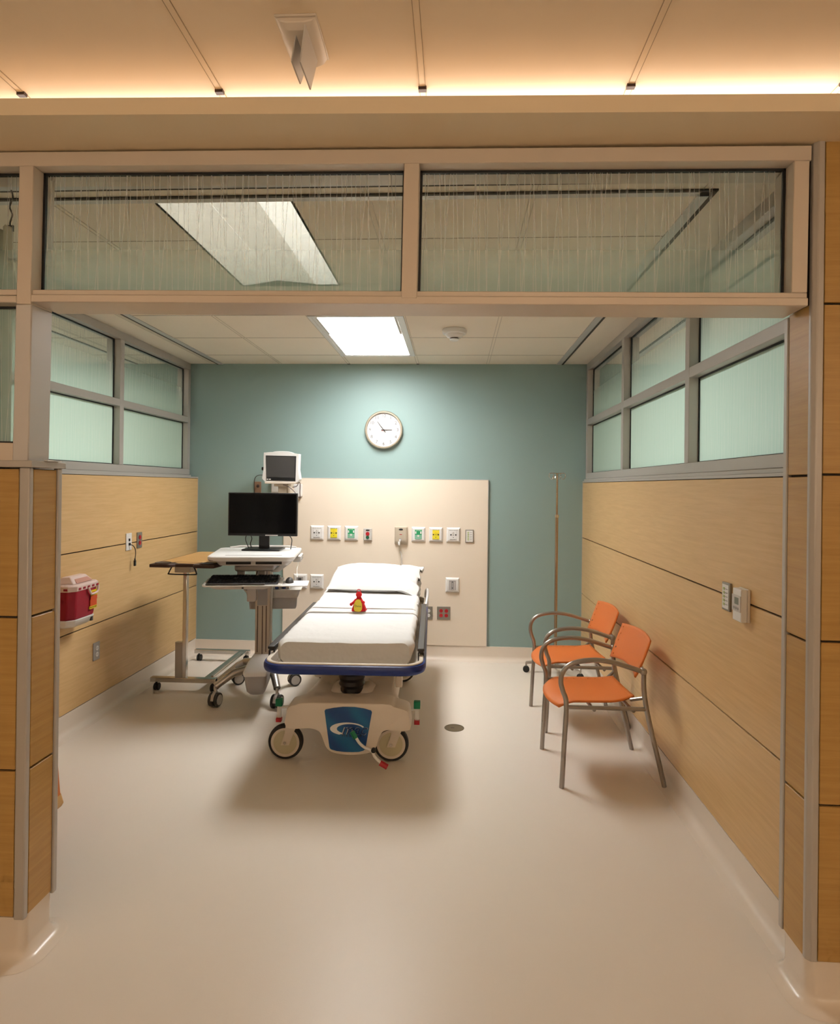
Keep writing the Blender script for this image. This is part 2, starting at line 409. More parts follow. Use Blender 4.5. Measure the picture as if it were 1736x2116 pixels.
# full-height column and wall at the right
wc = struct('wall_column', MB().box(XCR + .012, XB, YF + .012, YR, ZB, 2.548).box(XCR + .045, XB, YF + .045, YR, 0, ZB), 'gap', sm=False)
wood_stack(wc, 'y', 1.0775, XB, YF, -.012, [ZB, .592, 1.072, 1.562, 2.064, 2.548], 'woodshade')
wood_stack(wc, 'x', YF + .024, YR - .004, XCR, -.012, [ZB, .598, 1.066, 1.559, 2.070], 'woodshade')
t = MB(); t.prism([(XCR - .003, YF + .022), (XCR - .003, YF + .008), (XCR + .008, YF - .004), (XCR + .027, YF - .004), (XCR + .027, YF + .022)], 'z', ZB + .004, 2.548)
t.box(XCR - .004, XCR + .014, YR - .002, YR + .02, ZB, 2.06)
obj('corner_trim', t, 'alug', wc, bevel=.003)
# rest of the front of the neighbouring bays
struct('wall_bay', MB().box(XA, XL - .1, YF + .012, YR, 1.555, 2.55), 'hallpaint', sm=False)

# ------------------------------------------------------------------ vinyl upstands
def cove_prof(h=ZB, d=.012):
    p = [(0, h), (d, h), (d, .045)]
    for k in range(1, 7):
        a = R(90 * k / 6); p.append((d + .04 * (1 - math.cos(a)), .045 - .04 * math.sin(a) + 0))
    p.append((d + .055, .0006)); p.append((0, .0006)); return p
def cove_run(name, a, b, wall, side, ax, h=ZB):
    m = MB(); P = [(wall + side * q[0], q[1]) for q in cove_prof(h)]
    if ax == 'y': m.prism(P, 'y', a, b)
    else:
        m.prism([(q[0], q[1]) for q in P], 'x', a, b)
    return struct(name, m, 'cove', sm=True)
cove_run('baseboard_left', YR, YB, XL - .012, 1, 'y')
cove_run('baseboard_right', YR, YB, XR + .012, -1, 'y')
cove_run('baseboard_back', XL - .01, XR + .01, YB, -1, 'x', .125)
def cove_column(name, pts, h, side=1):
    """upstand that wraps the end of a partition with a rounded corner; pts = plan path, outward normal to the left of travel"""
    m = MB(); loops = []
    P = [Vector((*p, 0)) for p in pts]
    for i, p in enumerate(P):
        t = (P[min(i + 1, len(P) - 1)] - P[max(i - 1, 0)]).normalized(); n = Vector((t.y, -t.x, 0)) * side
        loops.append([p + n * (q[0] - .002) + Vector((0, 0, q[1])) for q in cove_prof(h, .006)])
    m.loft(loops); return struct(name, m, 'cove')
def arc(cx, cy, r, a0, a1, n=8): return [(cx + r * math.cos(R(a0 + (a1 - a0) * k / n)), cy + r * math.sin(R(a0 + (a1 - a0) * k / n))) for k in range(n + 1)]
# left: runs +x..., wraps. travel so that the outside is on the left hand: from back to front then to -x
pathL = [(-3.4, YF + .010), (XCL - .035, YF + .010)] + arc(XCL - .035, YF + .035, .025, -90, 0)[1:] + [(XCL - .010, YR - .012)] + arc(XCL - .035, YR - .010, .025, 0, 90)[1:] + [(-2.2, YR + .015)]
cove_column('baseboard_front', pathL, ZB + .008)
pathR = [(1.15, YR + .015)] + arc(XCR + .035, YR - .010, .025, 90, 180) + arc(XCR + .035, YF + .035, .025, 180, 270) + [(XB, YF + .010)]
cove_column('baseboard_column', pathR, ZB)

# ------------------------------------------------------------------ windows
def rail(m, x0, x1, y0, y1, z0, z1): m.box(x0, x1, y0, y1, z0, z1)
def gasket_loop(m, ax, pos, a0, a1, z0, z1, w=.007, d=.012):
    """thin black seal around a pane; ax = axis normal to the pane"""
    for (p, q, r, s) in ((a0, a0 + w, z0, z1), (a1 - w, a1, z0, z1), (a0, a1, z0, z0 + w), (a0, a1, z1 - w, z1)):
        if ax == 'y': m.box(p, q, pos - d / 2, pos + d / 2, r, s)
        else: m.box(pos - d / 2, pos + d / 2, p, q, r, s)
def pane(parent, ax, pos, a0, a1, z0, z1, mt):
    m = MB(); e = .004
    v = [(a0 + e, z0 + e), (a1 - e, z0 + e), (a1 - e, z1 - e), (a0 + e, z1 - e)]
    V = [m.bm.verts.new((q[0], pos, q[1]) if ax == 'y' else (pos, q[0], q[1])) for q in v]
    m.face(V); o = obj('glass_pane', m, mt, parent, sm=False, recalc=False)
    k = MB(); gasket_loop(k, ax, pos, a0, a1, z0, z1); obj('gasket', k, 'black', o, sm=False)
    return o
# transom window over the opening + left front window (one framed screen)
w1 = sempty('window_1')
ZS, ZT, ZH0, ZH1 = 2.066, 2.109, 2.496, 2.541
yg = YF + .052
m = MB()
m.box(-3.2, XCR - .012, YF, YR, ZH0, ZH1)                      # head
m.box(XCL - .004, XCR - .014, YF, YR, ZS + .002, ZS + .026)            # lintel, lower step
m.box(XCL - .004, XCR - .014, YF + .006, YR, ZS + .026, ZT)
m.box(-3.2, XCL - .05, YF, YR - .03, ZS, ZS + .022).box(-3.2, XCL - .05, YF + .004, YR - .03, ZS + .024, ZT)
m.box(XCL - .048, XCL - .001, YF - .003, YR - .035, ZS - .006, ZH0)         # left post above
m.box(-.168, -.120, YF - .001, YR - .03, ZS + .018, ZH0)
m.box(.985, 1.030, YF, YR - .03, ZT - .002, ZH0)
m.box(-3.2, XCL - .045, YF, YR - .02, 1.555, 1.624)
obj('frame', m, 'alu', w1, bevel=.002, seg=1)
m = MB(); m.box(XCL - .050, XCL + .003, YF - .003, YF + .10, 1.562, ZS - .006); obj('post', m, 'alu2', w1, bevel=.003, seg=1)
pane(w1, 'y', yg, XCL - .001, -.168, ZT, ZH0, 'gA')
pane(w1, 'y', yg, -.120, .985, ZT, ZH0, 'gA')
pane(w1, 'y', yg, -3.2, XCL - .048, ZT, ZH0, 'gA')
pane(w1, 'y', yg, -3.2, XCL - .050, 1.624, ZS, 'gC')
th_ = .009; w1.rotation_euler = (0, th_, 0); c_ = Vector((-.15, 0, 2.3)); w1.location = c_ - Matrix.Rotation(th_, 3, 'Y') @ c_
def side_window(name, xf, sgn, ms):
    """xf = room-side face; sgn = direction from the room into the wall"""
    w = sempty(name); d = .10; xa, xb = sorted((xf, xf + sgn * d)); m = MB(); y0, y1 = YR, YB - .002
    m.box(xa, xb, y0, y1, ZC - .055, ZC); m.box(xa, xb, y0, y1, 2.055, 2.105)
    m.box(xa, xb, y0, y1, 1.592, 1.642)
    xs = sorted((xf - sgn * .014, xf + sgn * (d + .014))); m.box(xs[0], xs[1], y0, y1, 1.574, 1.5915)
    edges = [y0] + [q for k in ms for q in k] + [y1]
    for (a, b) in ms + [(y1 - .05, y1)]: m.box(xa - .001, xb + .001, a, b, 1.642, ZC - .055)
    obj('frame', m, 'alug', w, bevel=.002, seg=1)
    st = y0
    for (a, b) in ms + [(y1 - .05, y1)]:
        pane(w, 'x', xf + sgn * .05, st, a, 1.642, 2.055, 'gB'); pane(w, 'x', xf + sgn * .05, st, a, 2.105, ZC - .055, 'gB'); st = b
side_window('window_2', XLW, -1, [(3.16, 3.215), (4.355, 4.41)])
side_window('window_3', XRW, 1, [(3.135, 3.19), (4.335, 4.39)])

# ------------------------------------------------------------------ ceiling things
def track(name, path, label, slot):
    """flat aluminium rail with a dark slot beside it"""
    t_ = thing(name, label, 'curtain track'); m = MB(); s_ = MB()
    for (x0, x1, y0, y1) in path: m.box(x0, x1, y0, y1, ZC - .006, ZC - .0005)
    for (x0, x1, y0, y1) in slot: s_.box(x0, x1, y0, y1, ZC - .0065, ZC - .0005)
    obj('rail', m, 'alu2', t_, sm=False); obj('slot', s_, 'slot', t_, sm=False)
    return t_
track('curtain_track', [(-2.118, -2.078, 2.32, YB), (-2.118, .91, 2.32, 2.352), (.868, .910, 2.32, YB)],
      'long U-shaped metal ceiling track running around the treatment bay', [(-2.132, -2.118, 2.306, YB), (-2.132, .926, 2.306, 2.32), (.910, .926, 2.306, YB)])
track('curtain_track', [(-2.29, 1.10, 2.205, 2.238)], 'straight metal ceiling track just behind the window over the opening', [(-2.29, 1.10, 2.196, 2.204), (-2.29, 1.10, 2.239, 2.247)])
track('curtain_track', [(1.62, 1.66, 2.32, YB)], 'metal ceiling track seen through the right-hand side windows', [(1.66, 1.675, 2.32, YB)])
track('curtain_track', [(-2.90, -2.86, 2.32, YB)], 'metal ceiling track seen through the left-hand side windows', [(-2.875, -2.86, 2.32, YB)])

def ceiling_light(x0, x1, y0, y1, label, mt, inset=.045):
    t_ = thing('ceiling_light', label, 'light', ((x0 + x1) / 2, (y0 + y1) / 2, ZC))
    w, h = (x1 - x0) / 2, (y1 - y0) / 2
    m = MB(); o = [(-w, -h), (w, -h), (w, h), (-w, h)]; i = [(-w + .022, -h + .022), (w - .022, -h + .022), (w - .022, h - .022), (-w + .022, h - .022)]
    m.ring(o, i, 'z', -.010, 0)
    m.ring([(p[0] * 1, p[1]) for p in i], [(-w + inset, -h + .035), (w - inset, -h + .035), (w - inset, h - .035), (-w + inset, h - .035)], 'z', -.006, -.001)
    obj('frame', m, 'white', t_, sm=False)
    obj('diffuser', MB().box(-w + inset, w - inset, -h + .035, h - .035, -.006, -.002), mt, t_, sm=False)
    obj('baffle', MB().box(-w + inset, -w + inset + .012, -h + .035, -.14, -.010, -.0062), 'lgrey', t_, sm=False)
    obj('baffle', MB().box(w - inset - .016, w - inset, -h + .035, -.14, -.010, -.0062), 'lgrey', t_, sm=False)
    return t_
ceiling_light(X0 - T, X0, Y1 - T, Y1 + T, 'bright rectangular ceiling light above the head of the stretcher', 'lamp')
ceiling_light(-4.3, -3.69, 3.0, 4.2, 'ceiling light of the neighbouring bay on the left', 'lampn')
ceiling_light(2.45, 3.06, 2.7, 3.9, 'ceiling light of the neighbouring bay on the right', 'lampn')
t_ = thing('recessed_ceiling_light', 'dim recessed ceiling light seen slanting through the transom glass', 'light', (0, 0, ZC))
d = .10
m = MB(); m.box(px0 - .01, px0, py0, py1, 0, d).box(px1, px1 + .01, py0, py1, 0, d).box(px0, px1, py0 - .01, py0, 0, d).box(px0, px1, py1, py1 + .01, 0, d).box(px0, px1, py0, py1, d, d + .01)
obj('housing', m, 'white', t_, sm=False)
m = MB(); m.loft([[(px0, py0, .001), (px0 + .18, py0, .028), (px0 + .18, py0, .031), (px0, py0, .005)], [(px0, py1, .001), (px0 + .18, py1, .028), (px0 + .18, py1, .031), (px0, py1, .005)]])
m.loft([[(px0 + .183, py0, .028), (px1 - .13, py0, .010), (px1 - .13, py0, .014), (px0 + .183, py0, .032)], [(px0 + .183, py1, .028), (px1 - .13, py1, .010), (px1 - .13, py1, .014), (px0 + .183, py1, .032)]])
obj('reflector', m, 'lampdim', t_, sm=False)
m = MB(); m.box(px1 - .127, px1, py0, py1, .006, .012); obj('lens', m, 'lampdim2', t_, sm=False)

# smoke detector and the corridor sign blade
sd = thing('smoke_detector', 'round white smoke detector on the bay ceiling right of the light', 'smoke detector', (-.015, 4.33, ZC))
obj('base', MB().lathe([(.078, 0), (.083, -.006), (.083, -.022), (.078, -.030), (.060, -.034)], (0, 0, 0), n=40), 'white', sd)
obj('chamber', MB().lathe([(.062, -.033), (.060, -.040), (.048, -.054), (.036, -.058)], (0, 0, 0), n=32), 'white', sd)
m = MB().lathe([(.030, -.056), (.028, -.068)], (0, 0, 0), n=24); obj('sensor_slot', m, 'brown', sd)
obj('sensor_cap', MB().lathe([(.034, -.067), (.030, -.074), (.018, -.078)], (0, 0, 0), n=24), 'white', sd)

# corridor dome sign : base plate, raised housing, two blades in a V
db = thing('corridor_signal_light', 'white ceiling signal light with two blades in a V on the corridor ceiling', 'signal light', (-.416, 1.655, 2.70))
obj('base_plate', MB().box(-.054, .054, -.085, .085, -.006, 0), 'white2', db, bevel=.002)
m = MB(); L_ = []
for y in (-.08, -.066, .066, .078):
    k = .5 if y in (-.08,) else 1
    L_.append([(-.052, y, -.006), (-.040, y, -.006 - .017 * k), (-.022, y, -.006 - .024 * k), (.022, y, -.006 - .024 * k), (.040, y, -.006 - .017 * k), (.052, y, -.006)])
m.loft(L_); obj('housing', m, 'white2', db, bevel=.002)
for (xt, xb_, ya_, yb_, dz) in ((-.006, -.026, -.050, .070, .046), (.026, .006, -.085, .055, .072)):
    m = MB(); w_ = .002
    m.loft([[(xt - w_, ya_, -.028), (xt - w_, yb_, -.028), (xb_ - w_, yb_ + .010, -.028 - dz * 1.0), (xb_ - w_, ya_ + .035, -.028 - dz)],
            [(xt + w_, ya_, -.028), (xt + w_, yb_, -.028), (xb_ + w_, yb_ + .010, -.028 - dz * 1.0), (xb_ + w_, ya_ + .035, -.028 - dz)]])
    obj('blade', m, 'lgrey', db, bevel=.001, sm=False)

# added corridor ceiling lamps behind the viewpoint, unseen, warming the front of the opening
for k, x in enumerate((-2.4, .6, 3.2)):
    t_ = thing('corridor_fill_light', ['added unseen warm corridor ceiling light at the left end', 'added unseen warm corridor ceiling light behind the viewpoint', 'added unseen warm corridor ceiling light at the right end'][k], 'light', (x, -.2, 2.70))
    obj('frame', MB().box(-.31, .31, -.31, .31, -.008, 0), 'white', t_, sm=False)
    obj('diffuser', MB().box(-.28, .28, -.28, .28, -.012, -.0085), 'hallfill', t_, sm=False)

for k, x in enumerate((-2.6, -.1, 2.4)):  # added wall lamps, unseen, facing the opening to brighten its header and frames
    t_ = thing('wall_fill_lamp', ['added unseen warm wall lamp at the left behind the viewpoint', 'added unseen warm wall lamp in the middle behind the viewpoint', 'added unseen warm wall lamp at the right behind the viewpoint'][k], 'light', (x, YH, 2.05))
    obj('back_plate', MB().box(-.30, .30, 0, .02, -.16, .16), 'white', t_, sm=False)
    obj('shade', MB().box(-.28, .28, .02, .06, -.14, .14), 'wallfill', t_, sm=False)

# privacy curtain stacked at the left behind the front window
pc = thing('privacy_curtain', 'beige mesh-topped privacy curtain bunched behind the front left window', 'curtain', (0, 2.222, 0))
def curt(z0, z1):
    m = MB(); n = 60; A = []; B = []
    for k in range(n + 1):
        x = -2.22 + .60 * k / n; y = .028 * math.sin(k * 1.05) + .008 * math.sin(k * 2.3)
        A.append(m.bm.verts.new((x, y, z0))); B.append(m.bm.verts.new((x, y, z1)))
    for k in range(n): m.face([A[k], A[k + 1], B[k + 1], B[k]])
    return m
obj('curtain_mesh', curt(2.02, 2.44), 'curtain', pc); obj('curtain_cloth', curt(.35, 2.02), mat('curtain_cloth', (.48, .45, .36), .9), pc)
for k in range(5):
    x = -2.20 + k * .143
    hm = MB().tube(smooth_path([(x, 0, ZC - .01), (x + .006, 0, ZC - .04), (x - .006, 0, ZC - .07), (x + .005, 0, ZC - .10), (x - .003, 0, ZC - .13), (x, 0, 2.435)], 4), .003, 6).box(x - .010, x + .010, -.003, .003, 2.425, 2.447)
    obj('hook', hm, 'dgrey', pc)

# ------------------------------------------------------------------ chairs
def uvgrid(mb, P, su, sv):
    """surface from a grid of points with a thickness-free UV for the hole pattern; returns verts"""
    uvl = mb.bm.loops.layers.uv.verify(); V = [[mb.bm.verts.new(p) for p in row] for row in P]
    for i in range(len(V) - 1):
        for j in range(len(V[0]) - 1):
            fc = mb.face([V[i][j], V[i + 1][j], V[i + 1][j + 1], V[i][j + 1]])
            for lp, (a, b) in zip(fc.loops, ((i, j), (i + 1, j), (i + 1, j + 1), (i, j + 1))): lp[uvl].uv = (a / (len(V) - 1) * su, b / (len(V[0]) - 1) * sv)
    return mb
def side_path(y):
    q = [(.262, 0), (.252, .22), (.243, .42), (.262, .49), (.272, .535), (.262, .585), (.225, .622), (.165, .640), (.09, .645), (.01, .635), (-.07, .612), (-.14, .590)]
    return smooth_path([(a, y, b) for a, b in q], 5)
def make_chair(label, group):
    t = thing('armchair', label, 'chair', group=group)
    for s in (-1, 1):
        y = s * .236
        P = side_path(y)
        k = next(i for i, p in enumerate(P) if p.z >= .42)
        obj('leg', MB().tube(P[:k + 1], .0125, 12), 'silver', t, label='front leg of silver tube')
        obj('armrest', MB().tube(P[k:], .0125, 12).sphere((-.147, y, .588), .019, 12, 8), 'silver', t)
        obj('leg', MB().tube(smooth_path([(-.262, y * 1.0, 0), (-.228, y, .14), (-.192, y, .28), (-.165, y, .40), (-.150, y, .50), (-.150, y, .60)], 4), .0125, 12), 'silver', t, label='rear leg of silver tube')
        obj('seat_rail', MB().tube([(.243, y, .408), (-.168, y, .398)], .0105, 10).tube([(-.10, s * .19, .43), (-.158, y, .455)], .009, 8), 'silver', t)
    obj('crossbar', MB().tube([(.10, -.236, .392), (.10, .236, .392)], .009, 8), 'silver', t)
    obj('crossbar', MB().tube([(-.10, -.236, .388), (-.10, .236, .388)], .009, 8), 'silver', t)
    # seat: front lip rolls down, slight dish, narrower tail
    P = []; NU, NV = 22, 18
    for i in range(NU + 1):
        u = i / NU; row = []
        for j in range(NV + 1):
            v = -1 + 2 * j / NV
            wd_ = .205 - .035 * max(0, (u - .62) / .38) ** 1.5 - .03 * max(0, (.22 - u) / .22) ** 2
            xf = .300 - .030 * v * v
            x = xf + (-.125 - xf) * u
            z = .425 - .040 * max(0, (.20 - u) / .20) ** 1.7 - .012 * math.sin(PI * min(1, u * 1.05)) * (1 - v * v) + .018 * max(0, (u - .68) / .32) ** 1.8 + .004 * v * v
            row.append((x, v * wd_, z))
        P.append(row)
    o = obj('seat', uvgrid(MB(), P, 10, 9), 'orange2', t); sd_ = o.modifiers.new('thick', 'SOLIDIFY'); sd_.thickness = .009; sd_.offset = -1
    # back: curved plate leaning back
    P = []
    for i in range(15):
        u = i / 14; row = []
        for j in range(19):
            v = -1 + 2 * j / 18
            w_ = .190 + .022 * math.sin(PI * (.15 + u * .55)) ; zt = .738 + .012 * (1 - v * v); zb = .548 - .0 + .018 * (1 - v * v)
            x = -.118 - .075 * u ** .9 - .028 * (1 - v * v)
            row.append((x, v * w_, zb + (zt - zb) * u))
        P.append(row)
    o = obj('backrest', uvgrid(MB(), P, 5, 9), 'orange', t); sd_ = o.modifiers.new('thick', 'SOLIDIFY'); sd_.thickness = .009; sd_.offset = 0
    for s in (-1, 1):
        obj('back_bracket', MB().tube([(-.150, s * .236, .585), (-.150, s * .19, .600)], .011, 10), 'silver', t)
    return t
ch1 = make_chair('orange perforated armchair with silver tube frame nearest the opening, by the right wood wall', 'orange armchairs')
ch1.location = (.800, 3.492, 0); ch1.rotation_euler = (0, 0, R(184.2))
ch2 = dup(ch1); ch2['label'] = 'orange perforated armchair farther back, beside the pole stand at the right wood wall'
ch2.location = (.822, 4.215, 0)
# bin whose flank just shows past the half wall
bn = thing('floor_bin', 'orange tapered bin with a tan foot, only its flank showing past the left half wall', 'bin', (-2.008, 2.665, 0))
m = MB(); m.loft([[(p[0], p[1], z) for p in rrect(0, 0, w, l, .02, 4)] for z, w, l in ((.055, .372, .43), (.48, .325, .38), (.48, .311, .366), (.07, .350, .41))]); obj('body', m, mat('bin_orange', (.50, .14, .02), .5), bn)
obj('foot', MB().loft([[(p[0], p[1], z) for p in rrect(0, 0, w, l, .02, 4)] for z, w, l in ((.0, .382, .44), (.012, .392, .45), (.055, .376, .434))]), mat('bin_tan', (.52, .30, .10), .5), bn, label='tan foot of the bin')

# ------------------------------------------------------------------ IV pole
iv = thing('iv_pole', 'tall chrome IV pole on castors in the back right corner', 'IV pole', (.832, 5.215, 0))
obj('pole', MB().cyl((0, 0, .09), (0, 0, 1.29), .0125, n=16), 'poleb', iv, label='lower tube of the pole')
obj('pole', MB().cyl((0, 0, 1.27), (0, 0, 1.63), .008, n=14), 'poleb', iv, label='thin upper tube of the pole')
obj('height_collar', MB().cyl((0, 0, 1.272), (0, 0, 1.295), .016), 'chrome', iv)
obj('hub', MB().cyl((0, 0, .075), (0, 0, .115), .034).cyl((0, 0, .115), (0, 0, .16), .02), 'steel', iv)
for k in range(5):
    a = R(180 + 72 * k - 6); d_ = Vector((math.cos(a), math.sin(a), 0)); 
    obj('base_leg', MB().tube([d_ * .02 + Vector((0, 0, .095)), d_ * .14 + Vector((0, 0, .092)), d_ * .235 + Vector((0, 0, .078))], .012, 8), 'steel', iv)
    c_ = d_ * .232; n_ = Vector((-d_.y, d_.x, 0))
    cs = obj('caster', MB().cyl(c_ + Vector((0, 0, .052)), c_ + Vector((0, 0, .080)), .008), 'steel', iv)
    obj('wheel', MB().cyl(c_ + Vector((0, 0, .026)) - n_ * .012, c_ + Vector((0, 0, .026)) + n_ * .012, .026), 'rub', cs)
for k, a in enumerate((0, 180, 55, 235)):
    d_ = Vector((math.cos(R(a)), math.sin(R(a)), 0)); z = 1.63
    pt = [Vector((0, 0, z)), d_ * .03 + Vector((0, 0, z + .003)), d_ * .060 + Vector((0, 0, z + .001)), d_ * .066 + Vector((0, 0, z - .020)), d_ * .055 + Vector((0, 0, z - .042)), d_ * .040 + Vector((0, 0, z - .045)), d_ * .032 + Vector((0, 0, z - .025))]
    obj('hook', MB().tube(smooth_path(pt, 5), .0032, 8), 'chrome', iv)

# ------------------------------------------------------------------ stretcher
MT['hubcream'] = mat('hub_cream', (.55, .50, .33), .3)
ST = thing('stretcher', 'wheeled hospital stretcher with blue bumper and blue logo badge at its foot', 'stretcher', (-.560, 3.175, -.002), R(2.0))
HW = .425; LN = 2.06
outer = rrect(0, LN / 2, HW * 2, LN, .12, 8)
def scale_loop(w, l, r): return rrect(0, LN / 2, w, l, r, 8)
# frame rim
m = MB(); m.ring(scale_loop(HW * 2 - .03, LN - .03, .108), scale_loop(HW * 2 - .075, LN - .075, .085), 'z', .556, .609)
obj('frame_rim', m, 'white2', ST, bevel=.004)
m = MB(); m.tube([(p[0], p[1], .577) for p in scale_loop(HW * 2 - .03, LN - .03, .108)], .0155, 10, True, sy=1.65, upv=(0, 0, 1))
obj('bumper', m, 'blue', ST, label='deep blue bumper strip')
obj('deck', MB().box(-.385, .385, .045, LN - .045, .546, .570), 'white2', ST, bevel=.01)
# side rails, folded down
for s in (-1, 1):
    x = .396 if s > 0 else -.410
    rl = obj('side_rail', MB().box(x - .0185, x + .0185, .20, 1.50, .630, .646).box(x - .014, x + .014, .21, 1.49, .618, .630), 'dgrey', ST, bevel=.004, label='dark grey folded side rail')
    for y in (.22, .62, 1.05, 1.46):
        obj('rail_post', MB().box(x - .016, x - .010, y - .008, y + .008, .565, .620), 'blk', rl)
        obj('rail_post', MB().box(x + .010, x + .016, y - .008, y + .008, .565, .620), 'blk', rl)
    obj('rail_knob', MB().cyl((x + .002, .205, .585), (x + .002, .225, .585), .011), 'blk', rl)
# push handle at the head, right
obj('push_handle', MB().tube(smooth_path([(.405, 1.62, .59), (.418, 1.70, .66), (.418, 1.86, .69), (.405, 1.98, .66), (.40, 2.0, .60)], 5), .011, 10), 'alu2', ST)
# base shroud
fp = [(-0.31, 0.236), (-0.31, 0.312), (-0.305, 0.335), (-0.29, 0.352), (-0.265, 0.358), (-0.19, 0.372), (0.2, 0.372), (0.26, 0.358), (0.285, 0.352), (0.325, 0.34), (0.34, 0.32), (0.345, 0.236), (0.245, 0.236), (0.21, 0.228), (0.192, 0.208), (0.178, 0.17), (0.166, 0.138), (0.138, 0.114), (0.078, 0.102), (0.008, 0.1), (-0.057, 0.11), (-0.092, 0.132), (-0.112, 0.175), (-0.127, 0.21), (-0.147, 0.227), (-0.197, 0.238)]
def dens(poly, k=3):
    return [(p.x, p.y) for p in smooth_path([(q[0], q[1], 0) for q in poly], k, True)]
fpd = dens(fp)
def slab(poly, y, cx=0, cz=.25, sc=1.0, dz=0): return [(cx + (p[0] - cx) * sc, y, cz + (p[1] - cz) * sc + dz) for p in poly]
m = MB(); m.loft([slab(fpd, .125, sc=.955), slab(fpd, .128, sc=.985), slab(fpd, .140), slab(fpd, .27), slab(fpd, .285, sc=.98)])
SH = obj('base_shroud', m, 'white2', ST)
m = MB()
top = []
for y, w, zt, zl in ((.25, .30, .350, .24), (.34, .285, .340, .23), (.46, .265, .338, .22), (.62, .255, .330, .20), (.80, .255, .315, .19), (1.50, .255, .300, .19), (1.72, .30, .345, .20), (1.80, .28, .33, .22)):
    q = rrect(0, (zt + zl) / 2, w * 2, zt - zl, .045, 4); top.append([(p[0], y, p[1]) for p in q])
m.loft(top); obj('base_cover', m, 'white2', ST)
m = MB(); m.loft([[(p[0], p[1], z) for p in rrect(0, .50, w, w * .9, .05, 4)] for z, w in ((.32, .27), (.352, .22), (.360, .18))])
obj('column_collar', m, 'white2', ST)
prof = []
for k in range(13): prof.append((.068 + (.007 if k % 2 else 0) - .012 * max(0, (3 - k) / 3), .33 + k * .0185))
obj('lift_bellows', MB().lathe(prof, (0, .43, 0), n=28), 'blk', ST, label='black ribbed lift bellows')
m = MB(); m.loft([[(p[0], p[1], z) for p in rrect(-.17, 1.05, w, .5, .04, 4)] for z, w in ((.30, .24), (.42, .25), (.455, .20))]); obj('oxygen_tray', m, 'white2', ST)
m = MB(); m.box(.05, .25, .9, 1.5, .30, .45); obj('motor_box', m, 'white2', ST, bevel=.02)
obj('support_arm', MB().box(.245, .285, .50, .55, .34, .56), 'white2', ST, bevel=.006)
obj('support_arm', MB().box(.245, .285, 1.5, 1.55, .28, .56), 'white2', ST, bevel=.006)
obj('support_arm', MB().box(-.285, -.245, 1.5, 1.55, .28, .56), 'white2', ST, bevel=.006)
cbx = obj('crank_bracket', MB().box(.315, .335, .60, .64, .44, .56).box(.30, .36, .59, .65, .43, .445), 'steel', ST)
obj('crank_lever', MB().box(.325, .345, .585, .60, .455, .545).box(.33, .385, .57, .60, .452, .462), 'blk', cbx)
cbx = obj('crank_bracket', MB().box(-.30, -.24, .70, .73, .40, .412), 'steel', ST); obj('crank_lever', MB().box(-.345, -.29, .69, .72, .412, .424), 'blk', cbx)
# badge
bx, bz = 0, 0
bpoly = [(-.122, .321), (-.127, .314), (-.100, .128), (-.096, .118), (-.088, .112), (-.06, .105), (-.02, .1012), (.02, .101), (.055, .103), (.078, .109), (.087, .116), (.091, .126), (.122, .312), (.117, .320), (.08, .330), (.03, .3365), (-.03, .3365), (-.08, .330)]
bpoly = [(p[0] + .023, p[1] + .018) for p in bpoly]
bd = obj('logo_badge', MB().prism(bpoly, 'y', .1205, .1245), 'badge', ST, label='blue badge with a white swoosh and lettering')
m = MB(); n = 30
A = [(.018 - .092 * math.cos(R(a)) , .240 + .034 * math.sin(R(a))) for a in [(-62 + 222 * k / n) for k in range(n + 1)]]
B = [(.031 - .068 * math.cos(R(a)) * 1.02, .240 + .026 * math.sin(R(a))) for a in [(-62 + 222 * k / n) for k in range(n + 1)]]
V1 = [m.bm.verts.new((p[0], .1198, p[1])) for p in A]; V2 = [m.bm.verts.new((p[0], .1198, p[1])) for p in B]
for k in range(n): m.face([V1[k], V1[k + 1], V2[k + 1], V2[k]])
obj('swoosh', m, 'white', bd, sm=False)
def front_text(mb, body, size, x, y, z, shear=0, depth=.0004): return mb.text(body, size, Matrix.Translation((x, y, z)) @ Matrix.Rotation(PI / 2, 4, 'X'), shear, depth)
obj('lettering', front_text(MB(), 'mac', .082, .049, .1195, .236, .35), 'lgrey', bd, sm=False)
obj('lettering', front_text(MB(), 'mac', .078, .051, .1187, .236, .35, .0003), mat('deep_blue_ink', (.004, .03, .14), .5), bd, sm=False)
obj('lettering', front_text(MB(), 'M E D I C A L', .021, .049, .1195, .206), 'ink', bd, sm=False)
